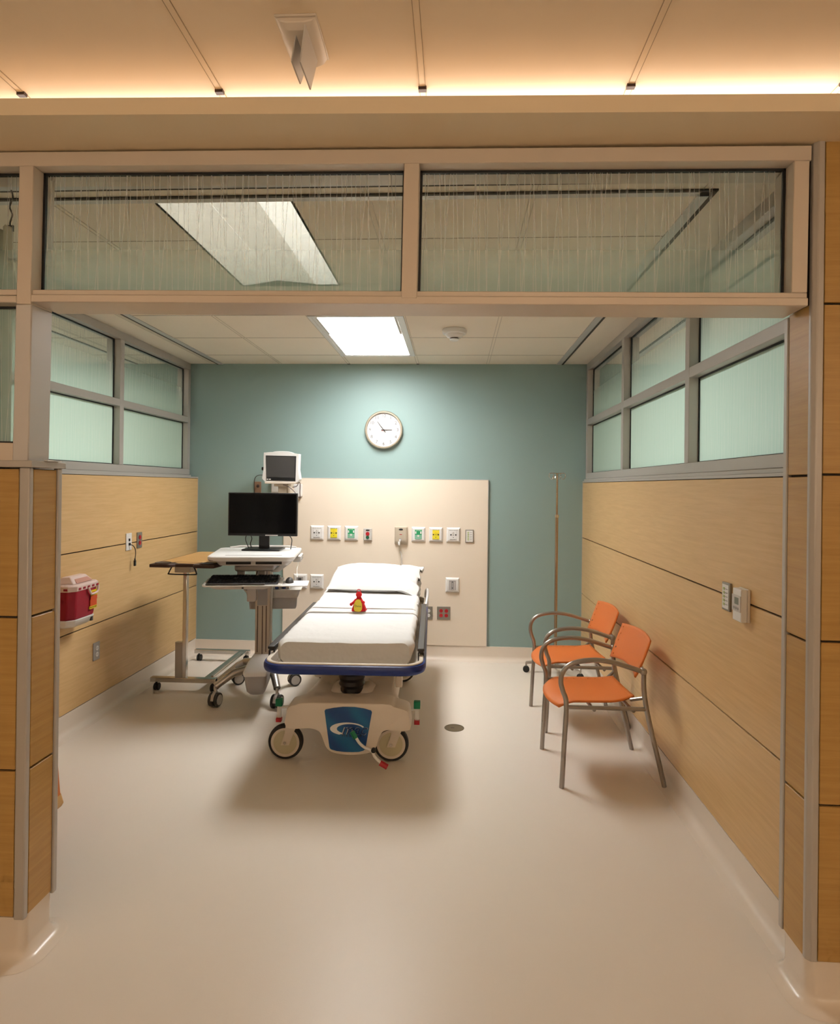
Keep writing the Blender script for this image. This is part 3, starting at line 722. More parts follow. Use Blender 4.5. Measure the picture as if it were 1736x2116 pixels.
# wheels: swivelled so their faces look to the foot end
def wheel(x, y, sgn, parent):
    fk = MB(); r = .096
    fk.cyl((x, y, .20), (x, y, .232), .022)
    cx = x - .035
    fk.loft([[(x - .030, y - .028, .205), (x + .034, y - .028, .205), (x + .034, y - .024, .205), (x - .030, y - .024, .205)],
             [(x - .036, y - .030, .150), (x + .012, y - .030, .150), (x + .012, y - .026, .150), (x - .036, y - .026, .150)],
             [(cx - .022, y - .030, r - .012), (cx + .022, y - .030, r - .012), (cx + .022, y - .026, r - .012), (cx - .022, y - .026, r - .012)]])
    fk.box(x - .030, x + .034, y - .028, y + .028, .200, .206)
    fk.loft([[(x - .030, y + .024, .205), (x + .034, y + .024, .205), (x + .034, y + .028, .205), (x - .030, y + .028, .205)],
             [(cx - .022, y + .026, r - .012), (cx + .022, y + .026, r - .012), (cx + .022, y + .030, r - .012), (cx - .022, y + .030, r - .012)]])
    f = obj('fork', fk, 'white2', parent)
    obj('tyre', MB().lathe([(.072, -.020), (.092, -.020), (.0955, -.012), (.0965, 0), (.0955, .012), (.092, .020), (.072, .020)], (cx, y, .0965), 'y', 48), 'rub', f)
    obj('wheel_rim', MB().lathe([(.078, -.0215), (.079, -.0225), (.070, -.0225), (.069, -.0215), (.069, .0215), (.079, .0225), (.079, .0215)], (cx, y, .0965), 'y', 48).lathe([(.068, -.021), (.066, -.0195), (.066, .0195), (.068, .021)], (cx, y, .0965), 'y', 40), 'white2', f)
    obj('hub_disc', MB().lathe([(.066, -.018), (.064, -.0235), (.02, -.0245), (.014, -.0245)], (cx, y, .0965), 'y', 40).lathe([(.066, .018), (.064, .0235), (.02, .0245), (.014, .0245)], (cx, y, .0965), 'y', 40), 'hubcream', f)
    obj('axle_bolt', MB().cyl((cx, y - .034, .0965), (cx, y + .034, .0965), .008), 'chrome', f)
for (x, y) in ((-.312, .305), (.272, .305), (-.320, 1.72), (.268, 1.72)): wheel(x, y, 1, ST)
# front pedal across the badge
pd_ = obj('foot_pedal', MB().tube(smooth_path([(.060, .085, .222), (.085, .080, .185), (.115, .075, .163), (.150, .075, .148), (.168, .075, .115), (.202, .070, .086)], 5), .0075, 10), 'white', ST)
obj('pedal_pad', MB().tube([(.045, .088, .240), (.066, .083, .207)], .013, 8), 'green', pd_, label='green pedal pad')
obj('pedal_pad', MB().tube([(.194, .071, .088), (.232, .069, .068)], .0145, 8), 'red', pd_, label='red pedal pad')
obj('pivot_bolt', MB().cyl((.160, .064, .152), (.160, .078, .152), .0125), 'blk', pd_)
for s, zz in ((-1, 0), (1, 0)):
    x = .372 * s - (.014 if s < 0 else -.005)
    sp_ = obj('side_pedal', MB().box(x - .011, x + .011, .30, .312, .222, .310).cyl((x - s * .06, .306, .285), (x, .306, .285), .009), 'white', ST)
    obj('pedal_pad', MB().box(x - .018, x + .018, .285, .318, .292, .332), 'green', sp_, bevel=.003, label='green pedal pad')
    obj('pedal_pad', MB().box(x - .015, x + .015, .285, .318, .205, .226), 'red', sp_, bevel=.003, label='red pedal pad')

# mattress and bedding
from mathutils import noise as nz
MTR = thing('mattress', 'thick stretcher mattress in a white fitted sheet', 'mattress', (-.560, 3.175, -.002), R(2.0))
m = MB(); L_ = []
NY = 60
def mat_z(y): return .012 * max(0, y - 1.2) / .8 + .055 * max(0, (y - 1.25) / .75) ** 1.2
for i in range(NY + 1):
    t_ = i / NY; y = .115 + 1.90 * t_
    e = min(1, t_ * 28, (1 - t_) * 28); rr = math.sqrt(max(0, 1 - (1 - e) ** 2)) if e < 1 else 1
    w = .362 - .025 * (1 - rr); hb = .571; ht = .700 + mat_z(y)
    lo = []
    q = rrect(0, (ht + hb) / 2, w * 2, (ht - hb) - .018 * (1 - rr), .038, 6)
    # densify sides
    q2 = []
    for k in range(len(q)):
        a, b = q[k], q[(k + 1) % len(q)]; dd = math.hypot(b[0] - a[0], b[1] - a[1]); n_ = max(1, int(dd / .025))
        for j in range(n_): q2.append((a[0] + (b[0] - a[0]) * j / n_, a[1] + (b[1] - a[1]) * j / n_))
    for (x, z) in q2:
        s_ = nz.noise(Vector((x * 3, y * 3, z * 3))) * .004
        edge = max(0, abs(x) - .33) / .036
        side = nz.noise(Vector((x * 2, y * 22, z * 9))) * .013 * min(1, edge) + nz.noise(Vector((0, y * 55, z * 10))) * .006 * min(1, edge)
        fr = nz.noise(Vector((x * 13, 0, z * 12))) * .011 * (1 if e < 1 and t_ < .5 else 0)
        zz = z + (s_ if z > .66 else 0) + (fr if z < .62 else 0)
        lo.append((x + (side if x > 0 else -side * .6), y + fr * 1.2, zz))
    L_.append(lo)
m.loft(L_); obj('fitted_sheet', m, 'sheet', MTR)
def cloth_band(y0, y1, z_off, w, amp, seed):
    m = MB(); rows = []
    NX, NYY = 40, max(4, int((y1 - y0) / .03))
    for i in range(NYY + 1):
        y = y0 + (y1 - y0) * i / NYY; row = []
        for j in range(NX + 1):
            u = -1 + 2 * j / NX; x = u * w
            ed = max(0, abs(u) - .88) / .12
            z = .702 + mat_z(y) + z_off - .030 * ed ** 2 + amp * nz.noise(Vector((x * 4 + seed, y * 14, seed)))
            row.append((x + .003 * nz.noise(Vector((y * 20, seed, j))), y + .006 * nz.noise(Vector((x * 5, seed, 0))), z))
        rows.append(row)
    return uvgrid(m, rows, 1, 1)
fs = obj('folded_sheet', cloth_band(.84, 1.26, .0055, .368, .003, 3), 'sheet', MTR); sdm = fs.modifiers.new('thick', 'SOLIDIFY'); sdm.thickness = .007
fs2 = obj('folded_sheet', cloth_band(.95, 1.24, .012, .362, .002, 9), 'sheet', MTR); sdm = fs2.modifiers.new('thick', 'SOLIDIFY'); sdm.thickness = .005

# pillow with an open pillowcase end to the right
PW = thing('pillow', 'plump white pillow with its open pillowcase end flopping to the right', 'pillow', (-.635, 4.865, .80), R(-1))
m = MB(); NX, NYY = 44, 24
def pil(u, v, sgn):
    ax, ay = abs(u), abs(v)
    th = (max(0, 1 - ax ** 3.2) ** .5) * (max(0, 1 - ay ** 2.4) ** .62)
    x = u * .305 * (1 - .05 * ay * ay); y = v * .215 * (1 - .07 * ax ** 4)
    corner = (ax * ay) ** 5
    x += math.copysign(.018, u) * corner; y += math.copysign(.014, v) * corner
    w = nz.noise(Vector((u * 2.2, v * 2.2, 5))) * .010 + nz.noise(Vector((u * 9, v * 5, 2))) * .003 + (nz.noise(Vector((u * 6 + v * 8, v * 3, 7))) * .012 if u > .55 else 0)
    h = .078 * th
    z = h * (1.0 if sgn > 0 else -.70) + (w * th if sgn > 0 else 0)
    tilt = y * .26
    return (x, y, z + tilt)
rows_t = [[pil(-1 + 2 * i / NX, -1 + 2 * j / NYY, 1) for j in range(NYY + 1)] for i in range(NX + 1)]
rows_b = [[pil(-1 + 2 * i / NX, -1 + 2 * j / NYY, -1) for j in range(NYY + 1)] for i in range(NX + 1)]
uvgrid(m, rows_t, 1, 1); uvgrid(m, rows_b, 1, 1); bmesh.ops.remove_doubles(m.bm, verts=m.bm.verts, dist=.0006)
obj('cushion', m, 'pillow', PW)
# pillowcase flap: pleated sleeve end
m = MB(); rowsT = []; rowsB = []; NU, NV = 18, 34
def sleeve(u, v, sgn):
    # u 0..1 out along +x, v -1..1 front to back
    x = .225 + .160 * u - .022 * u * (1 - abs(v)) + .010 * u * math.sin(v * 9)
    y = v * (.200 + .048 * u)
    hh = (.064 * (1 - u) ** .8 + .010) * max(0, 1 - abs(v) ** 2.2) ** .6
    fold = u * (.013 * math.sin(v * 11 + u * 2.0) + .008 * math.sin(v * 23 + 1) + .006 * nz.noise(Vector((u * 5, v * 7, 1))))
    z = sgn * hh * (1 if sgn > 0 else .75) + fold - .026 * u * u + .028 * u * max(0, v) + y * .26
    if v < 0: z -= .016 * u * (-v)
    return (x, y, z)
rT = [[sleeve(i / NU, -1 + 2 * j / NV, 1) for j in range(NV + 1)] for i in range(NU + 1)]
rB = [[sleeve(i / NU, -1 + 2 * j / NV, -1) for j in range(NV + 1)] for i in range(NU + 1)]
uvgrid(m, rT, 1, 1); uvgrid(m, rB, 1, 1); bmesh.ops.remove_doubles(m.bm, verts=m.bm.verts, dist=.0004)
o = obj('pillowcase_hem', m, 'pillow', PW); sdm = o.modifiers.new('thick', 'SOLIDIFY'); sdm.thickness = .0025

# plush toy sitting on the sheet
TY = thing('plush_toy', 'small red hooded plush toy with a yellow bib on the white sheet', 'toy', (-.606, 4.035, .711), R(-3))
m = MB(); L_ = []
for z, w, dp in ((0, .043, .030), (.02, .040, .028), (.045, .033, .024), (.07, .024, .019), (.082, .015, .014), (.09, .014, .013)):
    L_.append([(w * math.cos(2 * PI * k / 24), dp * math.sin(2 * PI * k / 24), z) for k in range(24)])
m.loft(L_); m.sphere((0, 0, .104), .020, 20, 12, (1, .9, .95)); obj('body', m, 'toyred', TY)
obj('cape', MB().loft([[(-.045, -.012, .001), (.045, -.012, .001), (.048, .028, .001), (-.048, .028, .001)], [(-.033, -.006, .045), (.033, -.006, .045), (.033, .02, .045), (-.033, .02, .045)], [(-.014, .0, .085), (.014, .0, .085), (.014, .012, .085), (-.014, .012, .085)]]), 'toyred', TY)
for s in (-1, 1):
    obj('arm', MB().tube([(s * .016, -.008, .072), (s * .026, -.018, .060 if s > 0 else .058), (s * (.034 if s > 0 else .042), -.022, .058 if s > 0 else .046)], [.009, .0095, .0085], 12).sphere((s * (.034 if s > 0 else .044), -.023, .058 if s > 0 else .044), .0105), 'toyred', TY)
m = MB(); pl_ = dens([(-.020, .004), (.020, .004), (.026, .035), (.020, .062), (.008, .074), (-.008, .074), (-.020, .062), (-.026, .035)], 3)
m.loft([[(p[0], -.0345 + .16 * p[1], p[1]) for p in pl_], [(p[0], -.0245 + .16 * p[1], p[1]) for p in pl_]])
bb = obj('bib', m, 'toyyel', TY, label='yellow bib with a dark name')
obj('lettering', front_text(MB(), 'Dyna', .020, 0, -.0295, .034), mat('olive_ink', (.10, .14, .02), .6), bb, sm=False)
obj('crest_loop', MB().tube(smooth_path([(-.011, 0, .118), (-.012, 0, .130), (0, 0, .137), (.012, 0, .130), (.011, 0, .118)], 5), .0025, 8), 'toyred', TY)

# ------------------------------------------------------------------ computer cart
def caster(parent, x, y, z0, r=.048, ang=0, top=.0):
    """twin-wheel castor: stem, hood, two wheels with grey caps"""
    d_ = Vector((math.cos(ang), math.sin(ang), 0)); c_ = Vector((x, y, r)); n_ = Vector((-d_.y, d_.x, 0))
    cs = obj('caster', MB().cyl((x, y, r * 1.3), (x, y, z0), .010).tube([c_ + d_ * .040 + Vector((0, 0, .0)), c_ + d_ * .030 + Vector((0, 0, .035)), c_ + Vector((0, 0, .052)), c_ - d_ * .014 + Vector((0, 0, .048))], .012, 8), 'lgrey', parent)
    for s in (-1, 1):
        a, b = c_ + n_ * s * .010, c_ + n_ * s * .032
        w_ = obj('wheel', MB().cyl(a, b, r, n=28), 'dgrey', cs, bevel=.005)
        obj('wheel_cap', MB().cyl(b, b + n_ * s * .003, r * .72, n=24), 'lgrey', w_)
    return cs
WC = thing('computer_cart', 'white and grey rolling computer cart left of the stretcher', 'cart', (-1.345, 4.42, 0), R(10))
m = MB(); m.box(-.050, .050, -.034, .034, .30, .985)
cl_ = obj('column', m, 'coltan', WC, bevel=.004)
g = MB()
for x in (-.033, 0, .026): g.box(x - .0028, x + .0028, -.0352, -.034, .335 if x else .31, .66)
obj('column_groove', g, 'brown', cl_, sm=False)
obj('column_cover', MB().box(-.036, .033, -.037, -.034, .665, .985), 'grey', cl_, sm=False)
obj('cable_chase', MB().box(.050, .062, -.02, .03, .33, .95), 'lgrey', cl_, bevel=.003)
m = MB(); L_ = []
for (y, z, w) in ((.07, .32, .115), (-.02, .322, .120), (-.20, .315, .150), (-.36, .300, .158), (-.385, .292, .150)):
    L_.append([(-w / 2, y, z), (w / 2, y, z), (w / 2 * .98, y, z - .03), (-w / 2 * .98, y, z - .03)])
m.loft(L_); foot = obj('foot_cover', m, 'white', WC, bevel=.01)
m = MB(); L_ = []
for z, w, y0 in ((.272, .148, -.372), (.21, .138, -.365), (.155, .120, -.350), (.128, .090, -.315), (.118, .05, -.27)):
    q = rrect(0, (y0 + .06) / 2, w, .06 - y0, .03, 5); L_.append([(p[0], p[1], z) for p in q])
m.loft(L_); obj('foot_tub', m, 'grey', WC, bevel=.004)
for (x, y, a) in ((-.295, -.139, 250), (.125, -.215, 250), (.204, .274, 200), (-.22, .34, 200)):
    sx = .06 if x > 0 else -.06
    obj('base_leg', MB().tube([(sx * .6, y * .25, .235), (sx + (x - sx) * .55, y * .62, .205), (x, y, .135)], [.028, .027, .024], 12), 'steel', WC)
    caster(WC, x, y, .14, .047, R(a))
# work surface
m = MB(); q = rrect(-.045, -.055, .590, .60, .045, 6)
q = [(p[0] * (1 - .07 * max(0, -(p[1] + .2)) / .15), p[1] - .028 * (1 - ((p[0] + .045) / .30) ** 2) * (1 if p[1] < -.2 else 0)) for p in q]
m.loft([[(p[0] * .97, p[1] * .975, 1.010) for p in q], [(p[0], p[1], 1.022) for p in q], [(p[0], p[1], 1.037) for p in q], [(p[0] * .985, p[1] * .985, 1.0425) for p in q]])
ws = obj('work_surface', m, 'white', WC)
obj('handle_slot', MB().prism(rrect(-.03, -.285, .37, .030, .013, 4), 'z', 1.0422, 1.0436), 'grey', ws, sm=False)
obj('rear_lip', MB().tube([(-.27, .22, 1.045), (-.20, .245, 1.052), (.14, .245, 1.052), (.21, .22, 1.045)], .007, 8), 'lgrey', ws)
m = MB(); m.loft([[(p[0], p[1], z) for p in rrect(-.03, -.06, w, .50, .03, 4)] for z, w in ((.978, .44), (.992, .47), (1.010, .52))])
hs = obj('storage_housing', m, 'lgrey', WC)
obj('tray_slot', MB().box(-.205, -.045, -.3105, -.3095, .985, 1.003), 'blk', hs, sm=False); obj('tray_slot', MB().box(-.015, .155, -.3105, -.3095, .985, 1.003), 'blk', hs, sm=False)
obj('under_box', MB().box(-.155, .10, -.28, .06, .935, .979), 'grey', WC, bevel=.012)
vb = obj('side_basket', MB().box(.205, .262, -.02, .20, .965, 1.008), 'lgrey', WC, bevel=.006)
for y in (.02, .07, .12, .17):
    obj('vent', MB().box(.2618, .2630, y - .018, y + .018, .992, .998).box(.2618, .2630, y - .018, y + .018, .976, .982), 'blk', vb, sm=False)
obj('side_bracket', MB().loft([[(.13, -.10, .96), (.20, -.10, .97), (.20, .06, .97), (.13, .06, .96)], [(.06, -.06, .90), (.11, -.06, .90), (.11, .04, .90), (.06, .04, .90)]]), 'lgrey', WC, bevel=.006)
for x in (-.130, .012): obj('tray_arm', MB().box(x - .021, x + .021, -.20, -.13, .875, .93).box(x - .018, x + .018, -.34, -.16, .850, .872), 'grey', WC, bevel=.004)
TL = Matrix.Translation((-.085, -.40, .868)) @ Matrix.Rotation(R(4), 4, 'X')
def xf(mb, M_): bmesh.ops.transform(mb.bm, matrix=M_, verts=mb.bm.verts); return mb
m = MB().prism(rrect(0, .09, .500, .245, .03, 5), 'z', -.010, 0); kt = obj('keyboard_tray', xf(m, TL), 'white', WC, bevel=.003)
obj('palm_rest', xf(MB().loft([[(p[0], p[1], z) for p in rrect(-.01, .05, w, .14, .02, 4)] for z, w in ((-.010, .44), (-.028, .32))]), TL), 'lgrey', WC)
obj('tray_latch', xf(MB().box(.0, .012, -.022, -.018, -.024, -.014), TL), 'blk', kt)
mt_ = obj('mouse_tray', MB().prism(rrect(.235, -.315, .190, .225, .012, 4), 'z', .855, .861), 'white', WC, bevel=.001)
obj('mouse_tray_arm', MB().box(.12, .20, -.34, -.29, .846, .855), 'lgrey', WC)
# bins behind the column
bn_ = obj('storage_bin', MB().loft([[(p[0], p[1], z) for p in rrect(.060, .105, w, .12, .014, 4)] for z, w in ((.622, .325), (.70, .335))]), 'grey', WC)
obj('bin_collar', MB().loft([[(p[0], p[1], z) for p in rrect(.060, .105, w, d_, .018, 4)] for z, w, d_ in ((.70, .350, .135), (.745, .378, .145), (.758, .405, .165), (.764, .405, .165))]), 'lgrey', bn_, bevel=.003)
obj('tray_bracket', MB().box(-.10, -.04, -.10, .05, .70, .84), 'lgrey', WC, bevel=.008)
obj('cable', MB().tube(smooth_path([(.235, .05, .97), (.238, .02, .94), (.240, -.10, .93), (.245, -.17, .90), (.25, -.22, .885)], 5), .0022, 6), 'white', WC, label='thin white cable')
obj('cable', MB().tube(smooth_path([(-.02, -.17, .93), (-.025, -.19, .90), (-.04, -.20, .88)], 5), .003, 6), 'blk', WC)
wr_ = thing('wrapped_supplies', 'blue and white wrapped packets in the bin of the computer cart', 'packet')
wr_.location = WC.matrix_basis @ Vector((.12, .10, .762)); wr_.location = (-1.345 + .12 * math.cos(R(10)) - .10 * math.sin(R(10)), 4.42 + .12 * math.sin(R(10)) + .10 * math.cos(R(10)), .764); wr_.rotation_euler = (0, 0, R(10))
for k in range(4):
    obj('packet', MB().box(-.045 + k * .026, -.024 + k * .026, -.05, .04, 0, .020 + .004 * (k % 2)), 'bluebag' if k % 2 == 0 else 'lgrey', wr_, bevel=.003)

def on_cart(lx, ly, z):
    a = R(10); return (-1.345 + lx * math.cos(a) - ly * math.sin(a), 4.42 + lx * math.sin(a) + ly * math.cos(a), z)
# keyboard
KB = thing('keyboard', 'black full-size keyboard on the cart tray', 'keyboard', on_cart(-.085, -.40, .8685), R(10)); KB.rotation_euler = (R(4), 0, R(10))
m = MB(); m.loft([[(-.225, -.012, 0), (.225, -.012, 0), (.225, .175, 0), (-.225, .175, 0)], [(-.225, -.012, .008), (.225, -.012, .008), (.225, .175, .022), (-.225, .175, .022)]])
obj('case', m, 'blk', KB, bevel=.003)
obj('palm_ledge', MB().box(-.224, .145, -.030, -.010, .001, .010), 'dgrey', KB, bevel=.003)
m = MB()
for r in range(6):
    y = .012 + r * .0265 + (.004 if r == 5 else 0); z = .0085 + y * .078
    x = -.215
    while x < .212:
        w = .0165
        if r == 0 and -.14 < x < -.05: w = .105
        if abs(x - .072) < .006 or abs(x - .132) < .006: x += .008; continue
        m.box(x, x + w, y, y + .019, z, z + .0075); x += w + .0025
k_ = obj('keycap', m, 'blk', KB, sm=False); k_['kind'] = 'stuff'
obj('sticker', MB().box(-.01, .03, .149, .160, .0295, .0300), 'grey', KB, sm=False)
# mouse
MS = thing('mouse', 'small dark computer mouse on the cart side tray', 'mouse', on_cart(.205, -.29, .861), R(10))
ms_ = MB().sphere((0, 0, 0), .028, 20, 12, (1.0, 1.5, 1.3)); bmesh.ops.bisect_plane(ms_.bm, geom=ms_.bm.verts[:] + ms_.bm.edges[:] + ms_.bm.faces[:], plane_co=(0, 0, .0), plane_no=(0, 0, 1), clear_inner=True); obj('shell', ms_, 'dgrey', MS); obj('wheel', MB().cyl((-.002, -.022, .034), (.002, -.022, .034), .006), 'blk', MS)
# monitor
MO = thing('computer_monitor', 'black widescreen computer monitor standing on the cart', 'monitor', (-1.366, 4.46, 1.043), R(3))
obj('bezel', MB().box(-.247, .247, -.012, .018, .102, .410), 'blk', MO, bevel=.004)
obj('screen', MB().box(-.237, .237, -.0126, -.0118, .122, .400), mat('black_screen', (.004, .004, .005), .12), MO, sm=False)
obj('back_shell', MB().loft([[(p[0], .018, p[1]) for p in rrect(0, .256, .44, .26, .02)], [(p[0], .045, p[1]) for p in rrect(0, .256, .30, .18, .02)]]), 'blk', MO)
obj('neck', MB().box(-.034, .040, .022, .045, .01, .20), 'blk', MO, bevel=.003)
obj('base', MB().prism(rrect(.0, .03, .27, .20, .01, 3), 'z', 0, .012), 'blk', MO, bevel=.004)
obj('label_strip', MB().box(.020, .110, -.0130, -.0122, .1045, .1115), 'white', MO, sm=False, label='white sticker under the screen')
for x, dy in ((-.122, 0), (-.098, .01), (.178, .02)):
    obj('cable', MB().tube(smooth_path([(x, .03, .11), (x + (.022 if x > 0 else -.01 if dy == 0 else .012), .03, .08), (x + .02 * (1 if x > 0 else 0), .035, .04), (x + .012, .05, .0045)], 5), .0035, 6), 'blk', MO)

# ------------------------------------------------------------------ overbed table
OT = thing('overbed_table', 'wood-topped overbed table on a chrome H base against the left wall', 'table', (-1.95, 4.52, 0))
ox, oy = -1.95, 4.52
def bar(x0, x1, y0, y1, z0=.066, z1=.100): return MB().box(x0 - ox, x1 - ox, y0 - oy, y1 - oy, z0, z1)
obj('base_bar', bar(-2.20, -1.715, 4.50, 4.545), 'chrome', OT, bevel=.004); obj('base_bar', bar(-2.20, -1.725, 5.285, 5.33), 'chrome', OT, bevel=.004)
obj('spine_bar', bar(-1.815, -1.745, 4.545, 5.285, .070, .098), 'chrome', OT, bevel=.004)
obj('spine_tube', MB().tube([(-1.76 - ox, 4.56 - oy, .098), (-1.76 - ox, 5.2 - oy, .106)], .010, 8), 'chrome', OT)
for (x, y) in ((-2.16, 4.522), (-1.74, 4.522), (-2.165, 5.307), (-1.76, 5.307)):
    cs = obj('caster', MB().cyl((x - ox, y - oy, .04), (x - ox, y - oy, .068), .008), 'blk', OT)
    for s in (-1, 1): obj('wheel', MB().cyl((x - ox + s * .004, y - oy + .008, .027), (x - ox + s * .018, y - oy + .008, .027), .027, n=20), 'rub', cs, bevel=.004)
obj('column_sleeve', MB().box(-2.018 - ox, -1.962 - ox, 4.505 - oy, 4.54 - oy, .10, .36), 'steel', OT, bevel=.003)
obj('column', MB().box(-1.963 - ox, -1.934 - ox, 4.500 - oy, 4.54 - oy, .10, .945), 'chrome', OT, bevel=.004, label='tall chrome column')
obj('carriage', MB().box(-2.05 - ox, -1.86 - ox, 4.46 - oy, 4.60 - oy, .945, .963).box(-1.99 - ox, -1.93 - ox, 4.3 - oy, 4.7 - oy, .95, .963), 'dgrey', OT, bevel=.003)
xa, xb, ya, yb = -1.985 - ox, -1.555 - ox, 4.03 - oy, 4.83 - oy
tp = [(xa, ya + .06), (xa, ya), (xa + .135, ya), (xa + .155, ya + .045), (xb - .155, ya + .045), (xb - .135, ya), (xb, ya), (xb + .012, ya + .09), (xb, ya + .20), (xb, yb - .03), (xb - .03, yb), (xa + .03, yb), (xa, yb - .03)]
tp = tp[:]
o_ = obj('table_top', MB().prism(tp, 'z', .963, .985), 'brown', OT, bevel=.004, label='dark brown moulded table edge')
ins = [(xa + .016, ya + .12), (xa + .12, ya + .115), (xa + .165, ya + .06), (xb - .165, ya + .06), (xb - .12, ya + .115), (xb - .014, ya + .14), (xb - .016, yb - .04), (xb - .04, yb - .016), (xa + .04, yb - .016), (xa + .016, yb - .04)]
obj('laminate_top', MB().prism(ins, 'z', .985, .9862), 'obt', OT, sm=False, label='wood laminate panel')
for x in (xa + .065, xb - .065):
    ch = obj('cup_holder', MB().lathe([(.052, .984), (.052, .990), (.046, .990), (.044, .9865)], (x, ya + .062, 0), n=32), 'brown', OT)
    obj('cup_well', MB().cyl((x, ya + .062, .985), (x, ya + .062, .9868), .044, n=28), 'blk', ch)
obj('divider_strip', MB().box(xa + .12, xb - .12, ya + .108, ya + .114, .986, .9875), 'brown', OT, sm=False)
hx = xa + .20
hl = obj('release_handle', MB().tube(smooth_path([(hx - .075, ya + .06, .962), (hx - .092, ya + .055, .925), (hx - .080, ya + .05, .915), (hx + .080, ya + .05, .915), (hx + .092, ya + .055, .925), (hx + .075, ya + .06, .962)], 5), .0045, 8), 'blk', OT)
obj('lever_box', MB().box(hx - .062, hx + .045, ya + .07, ya + .15, .922, .963), 'beige', OT, bevel=.004)

# ------------------------------------------------------------------ headwall and its fittings
HY = YB - .018
hw = obj('headwall_panel', MB().box(-1.510, .288, HY, YB - .0005, .127, 1.573), 'cream', None, bevel=.002)
tag(hw, 'large cream wall panel behind the head of the stretcher', 'wall panel')
obj('edge_strip', MB().box(.288, .293, HY - .001, YB - .0005, .127, 1.573).box(-1.510, .293, HY - .001, YB - .0005, 1.573, 1.577), 'alu2', hw, sm=False)
def wtext(mb, body, size, x, y, z): return mb.text(body, size, Matrix.Translation((x, y, z)) @ Matrix.Rotation(PI / 2, 4, 'X'), 0, .0003)
def outlet(x, z, label, kind, face, name='gas_outlet', cat='wall outlet', group=None):
    t_ = thing(name, label, cat, (x, HY, z), group=group)
    w, h = .060, .064
    m = MB(); L_ = []
    for yy, k in ((0, 1), (-.006, 1), (-.020, .80), (-.020, .70)): L_.append([(-w * k, yy, -h * k), (w * k, yy, -h * k), (w * k, yy, h * k), (-w * k, yy, h * k)])
    m.loft(L_); obj('surround', m, 'white', t_, bevel=.002)
    fp_ = obj('faceplate', MB().box(-.030, .030, -.0225, -.019, -.041, .041), face, t_, bevel=.001)
    if kind != 'blank':
        m = MB()
        if kind in ('vac', 'air'):
            wtext(m, {'vac': 'MEDICAL VACUUM', 'air': 'MEDICAL AIR'}[kind], .0088 if kind == 'vac' else .0105, 0, -.0228, .040)
            wtext(m, 'DISCONNECT', .0095, 0, -.0228, -.040)
            for a in (-.021, .021): m.box(a - .006, a + .006, -.0245, -.0224, -.004, .006)
            m.cyl((0, -.0224, -.022), (0, -.0245, -.022), .0035).cyl((0, -.0224, 0), (0, -.0245, 0), .0035)
            obj('marking', m, 'ink', fp_, sm=False)
            obj('socket_ring', MB().cyl((0, -.0224, .018), (0, -.025, .018), .008), 'lgrey' if kind == 'vac' else 'yellow', fp_)
            for a in (-.020, .020): obj('latch', MB().box(a - .007, a + .007, -.026, -.0224, .008, .024), 'white' if kind == 'vac' else 'toyyel', fp_, bevel=.001)
        else:
            wtext(m, 'OXYGEN', .010, 0, -.0228, .034); obj('marking', m, 'white', fp_, sm=False)
            for a in (-.022, .022):
                obj('latch', MB().box(a - .005, a + .005, -.026, -.0224, .006, .026), 'white', fp_, bevel=.001)
            obj('lower_cover', MB().box(-.028, .028, -.024, -.0224, -.040, -.004), mat('pale_green' , (.22, .45, .32), .4) if 'pale_green' not in bpy.data.materials else bpy.data.materials['pale_green'], fp_, sm=False)
            obj('socket_ring', MB().cyl((0, -.024, -.012), (0, -.027, -.012), .009), 'white', fp_)
    return t_
yw = mat('yellow_faceplate', (.78, .66, .03), .4); MT['yface'] = yw
zo = 1.093
outlet(-1.208, zo, 'white vacuum outlet at the left end of the upper row, left of the stretcher', 'vac', 'white')
outlet(-1.056, zo, 'yellow medical air outlet in the left trio', 'air', 'yface')
outlet(-.903, zo, 'green oxygen outlet in the left trio, beside the small call plate', 'oxy', 'gasgreen')
outlet(-.313, zo, 'green oxygen outlet in the right trio, beside the corded call station', 'oxy', 'gasgreen')
outlet(-.160, zo, 'yellow medical air outlet in the right trio', 'air', 'yface')
outlet(-.008, zo, 'white vacuum outlet in the right trio, beside the light control', 'vac', 'white')
outlet(-1.204, .663, 'white vacuum outlet low on the panel, beside the pillow', 'vac', 'white')
o1 = outlet(-1.352, .664, 'white surround with grey data insert half hidden by the mouse tray', 'blank', 'grey', 'data_outlet')
obj('jack', MB().box(-.014, .014, -.026, -.022, .008, .030), 'dgrey', o1)
o2 = outlet(-.011, .657, 'white surround with ribbed grey slide insert, low right on the panel', 'blank', 'grey', 'equipment_slide')
for x in (-.019, .019): obj('rib', MB().box(x - .004, x + .004, -.026, -.022, -.040, .030), 'lgrey', o2)
for z in (.028, -.024): obj('screw', MB().cyl((0, -.0224, z), (0, -.0265, z), .0045), 'ink', o2)
# small call plate
t_ = thing('emergency_call_plate', 'small white call plate with red and green round buttons', 'call plate', (-.757, HY, 1.086))
obj('body', MB().box(-.037, .037, -.022, 0, -.052, .052), 'lgrey', t_, bevel=.004)
obj('display', MB().prism([(.018 * math.cos(2 * PI * k / 20), .036 + .007 * math.sin(2 * PI * k / 20)) for k in range(20)], 'y', -.0235, -.022), 'ink', t_, sm=False)
obj('button', MB().cyl((0, -.022, .006), (0, -.027, .006), .0165), 'red', t_, label='red round button'); obj('button', MB().cyl((0, -.022, -.026), (0, -.026, -.026), .0150), mat('dark_green', (.01, .10, .05), .4), t_, label='dark green round button')
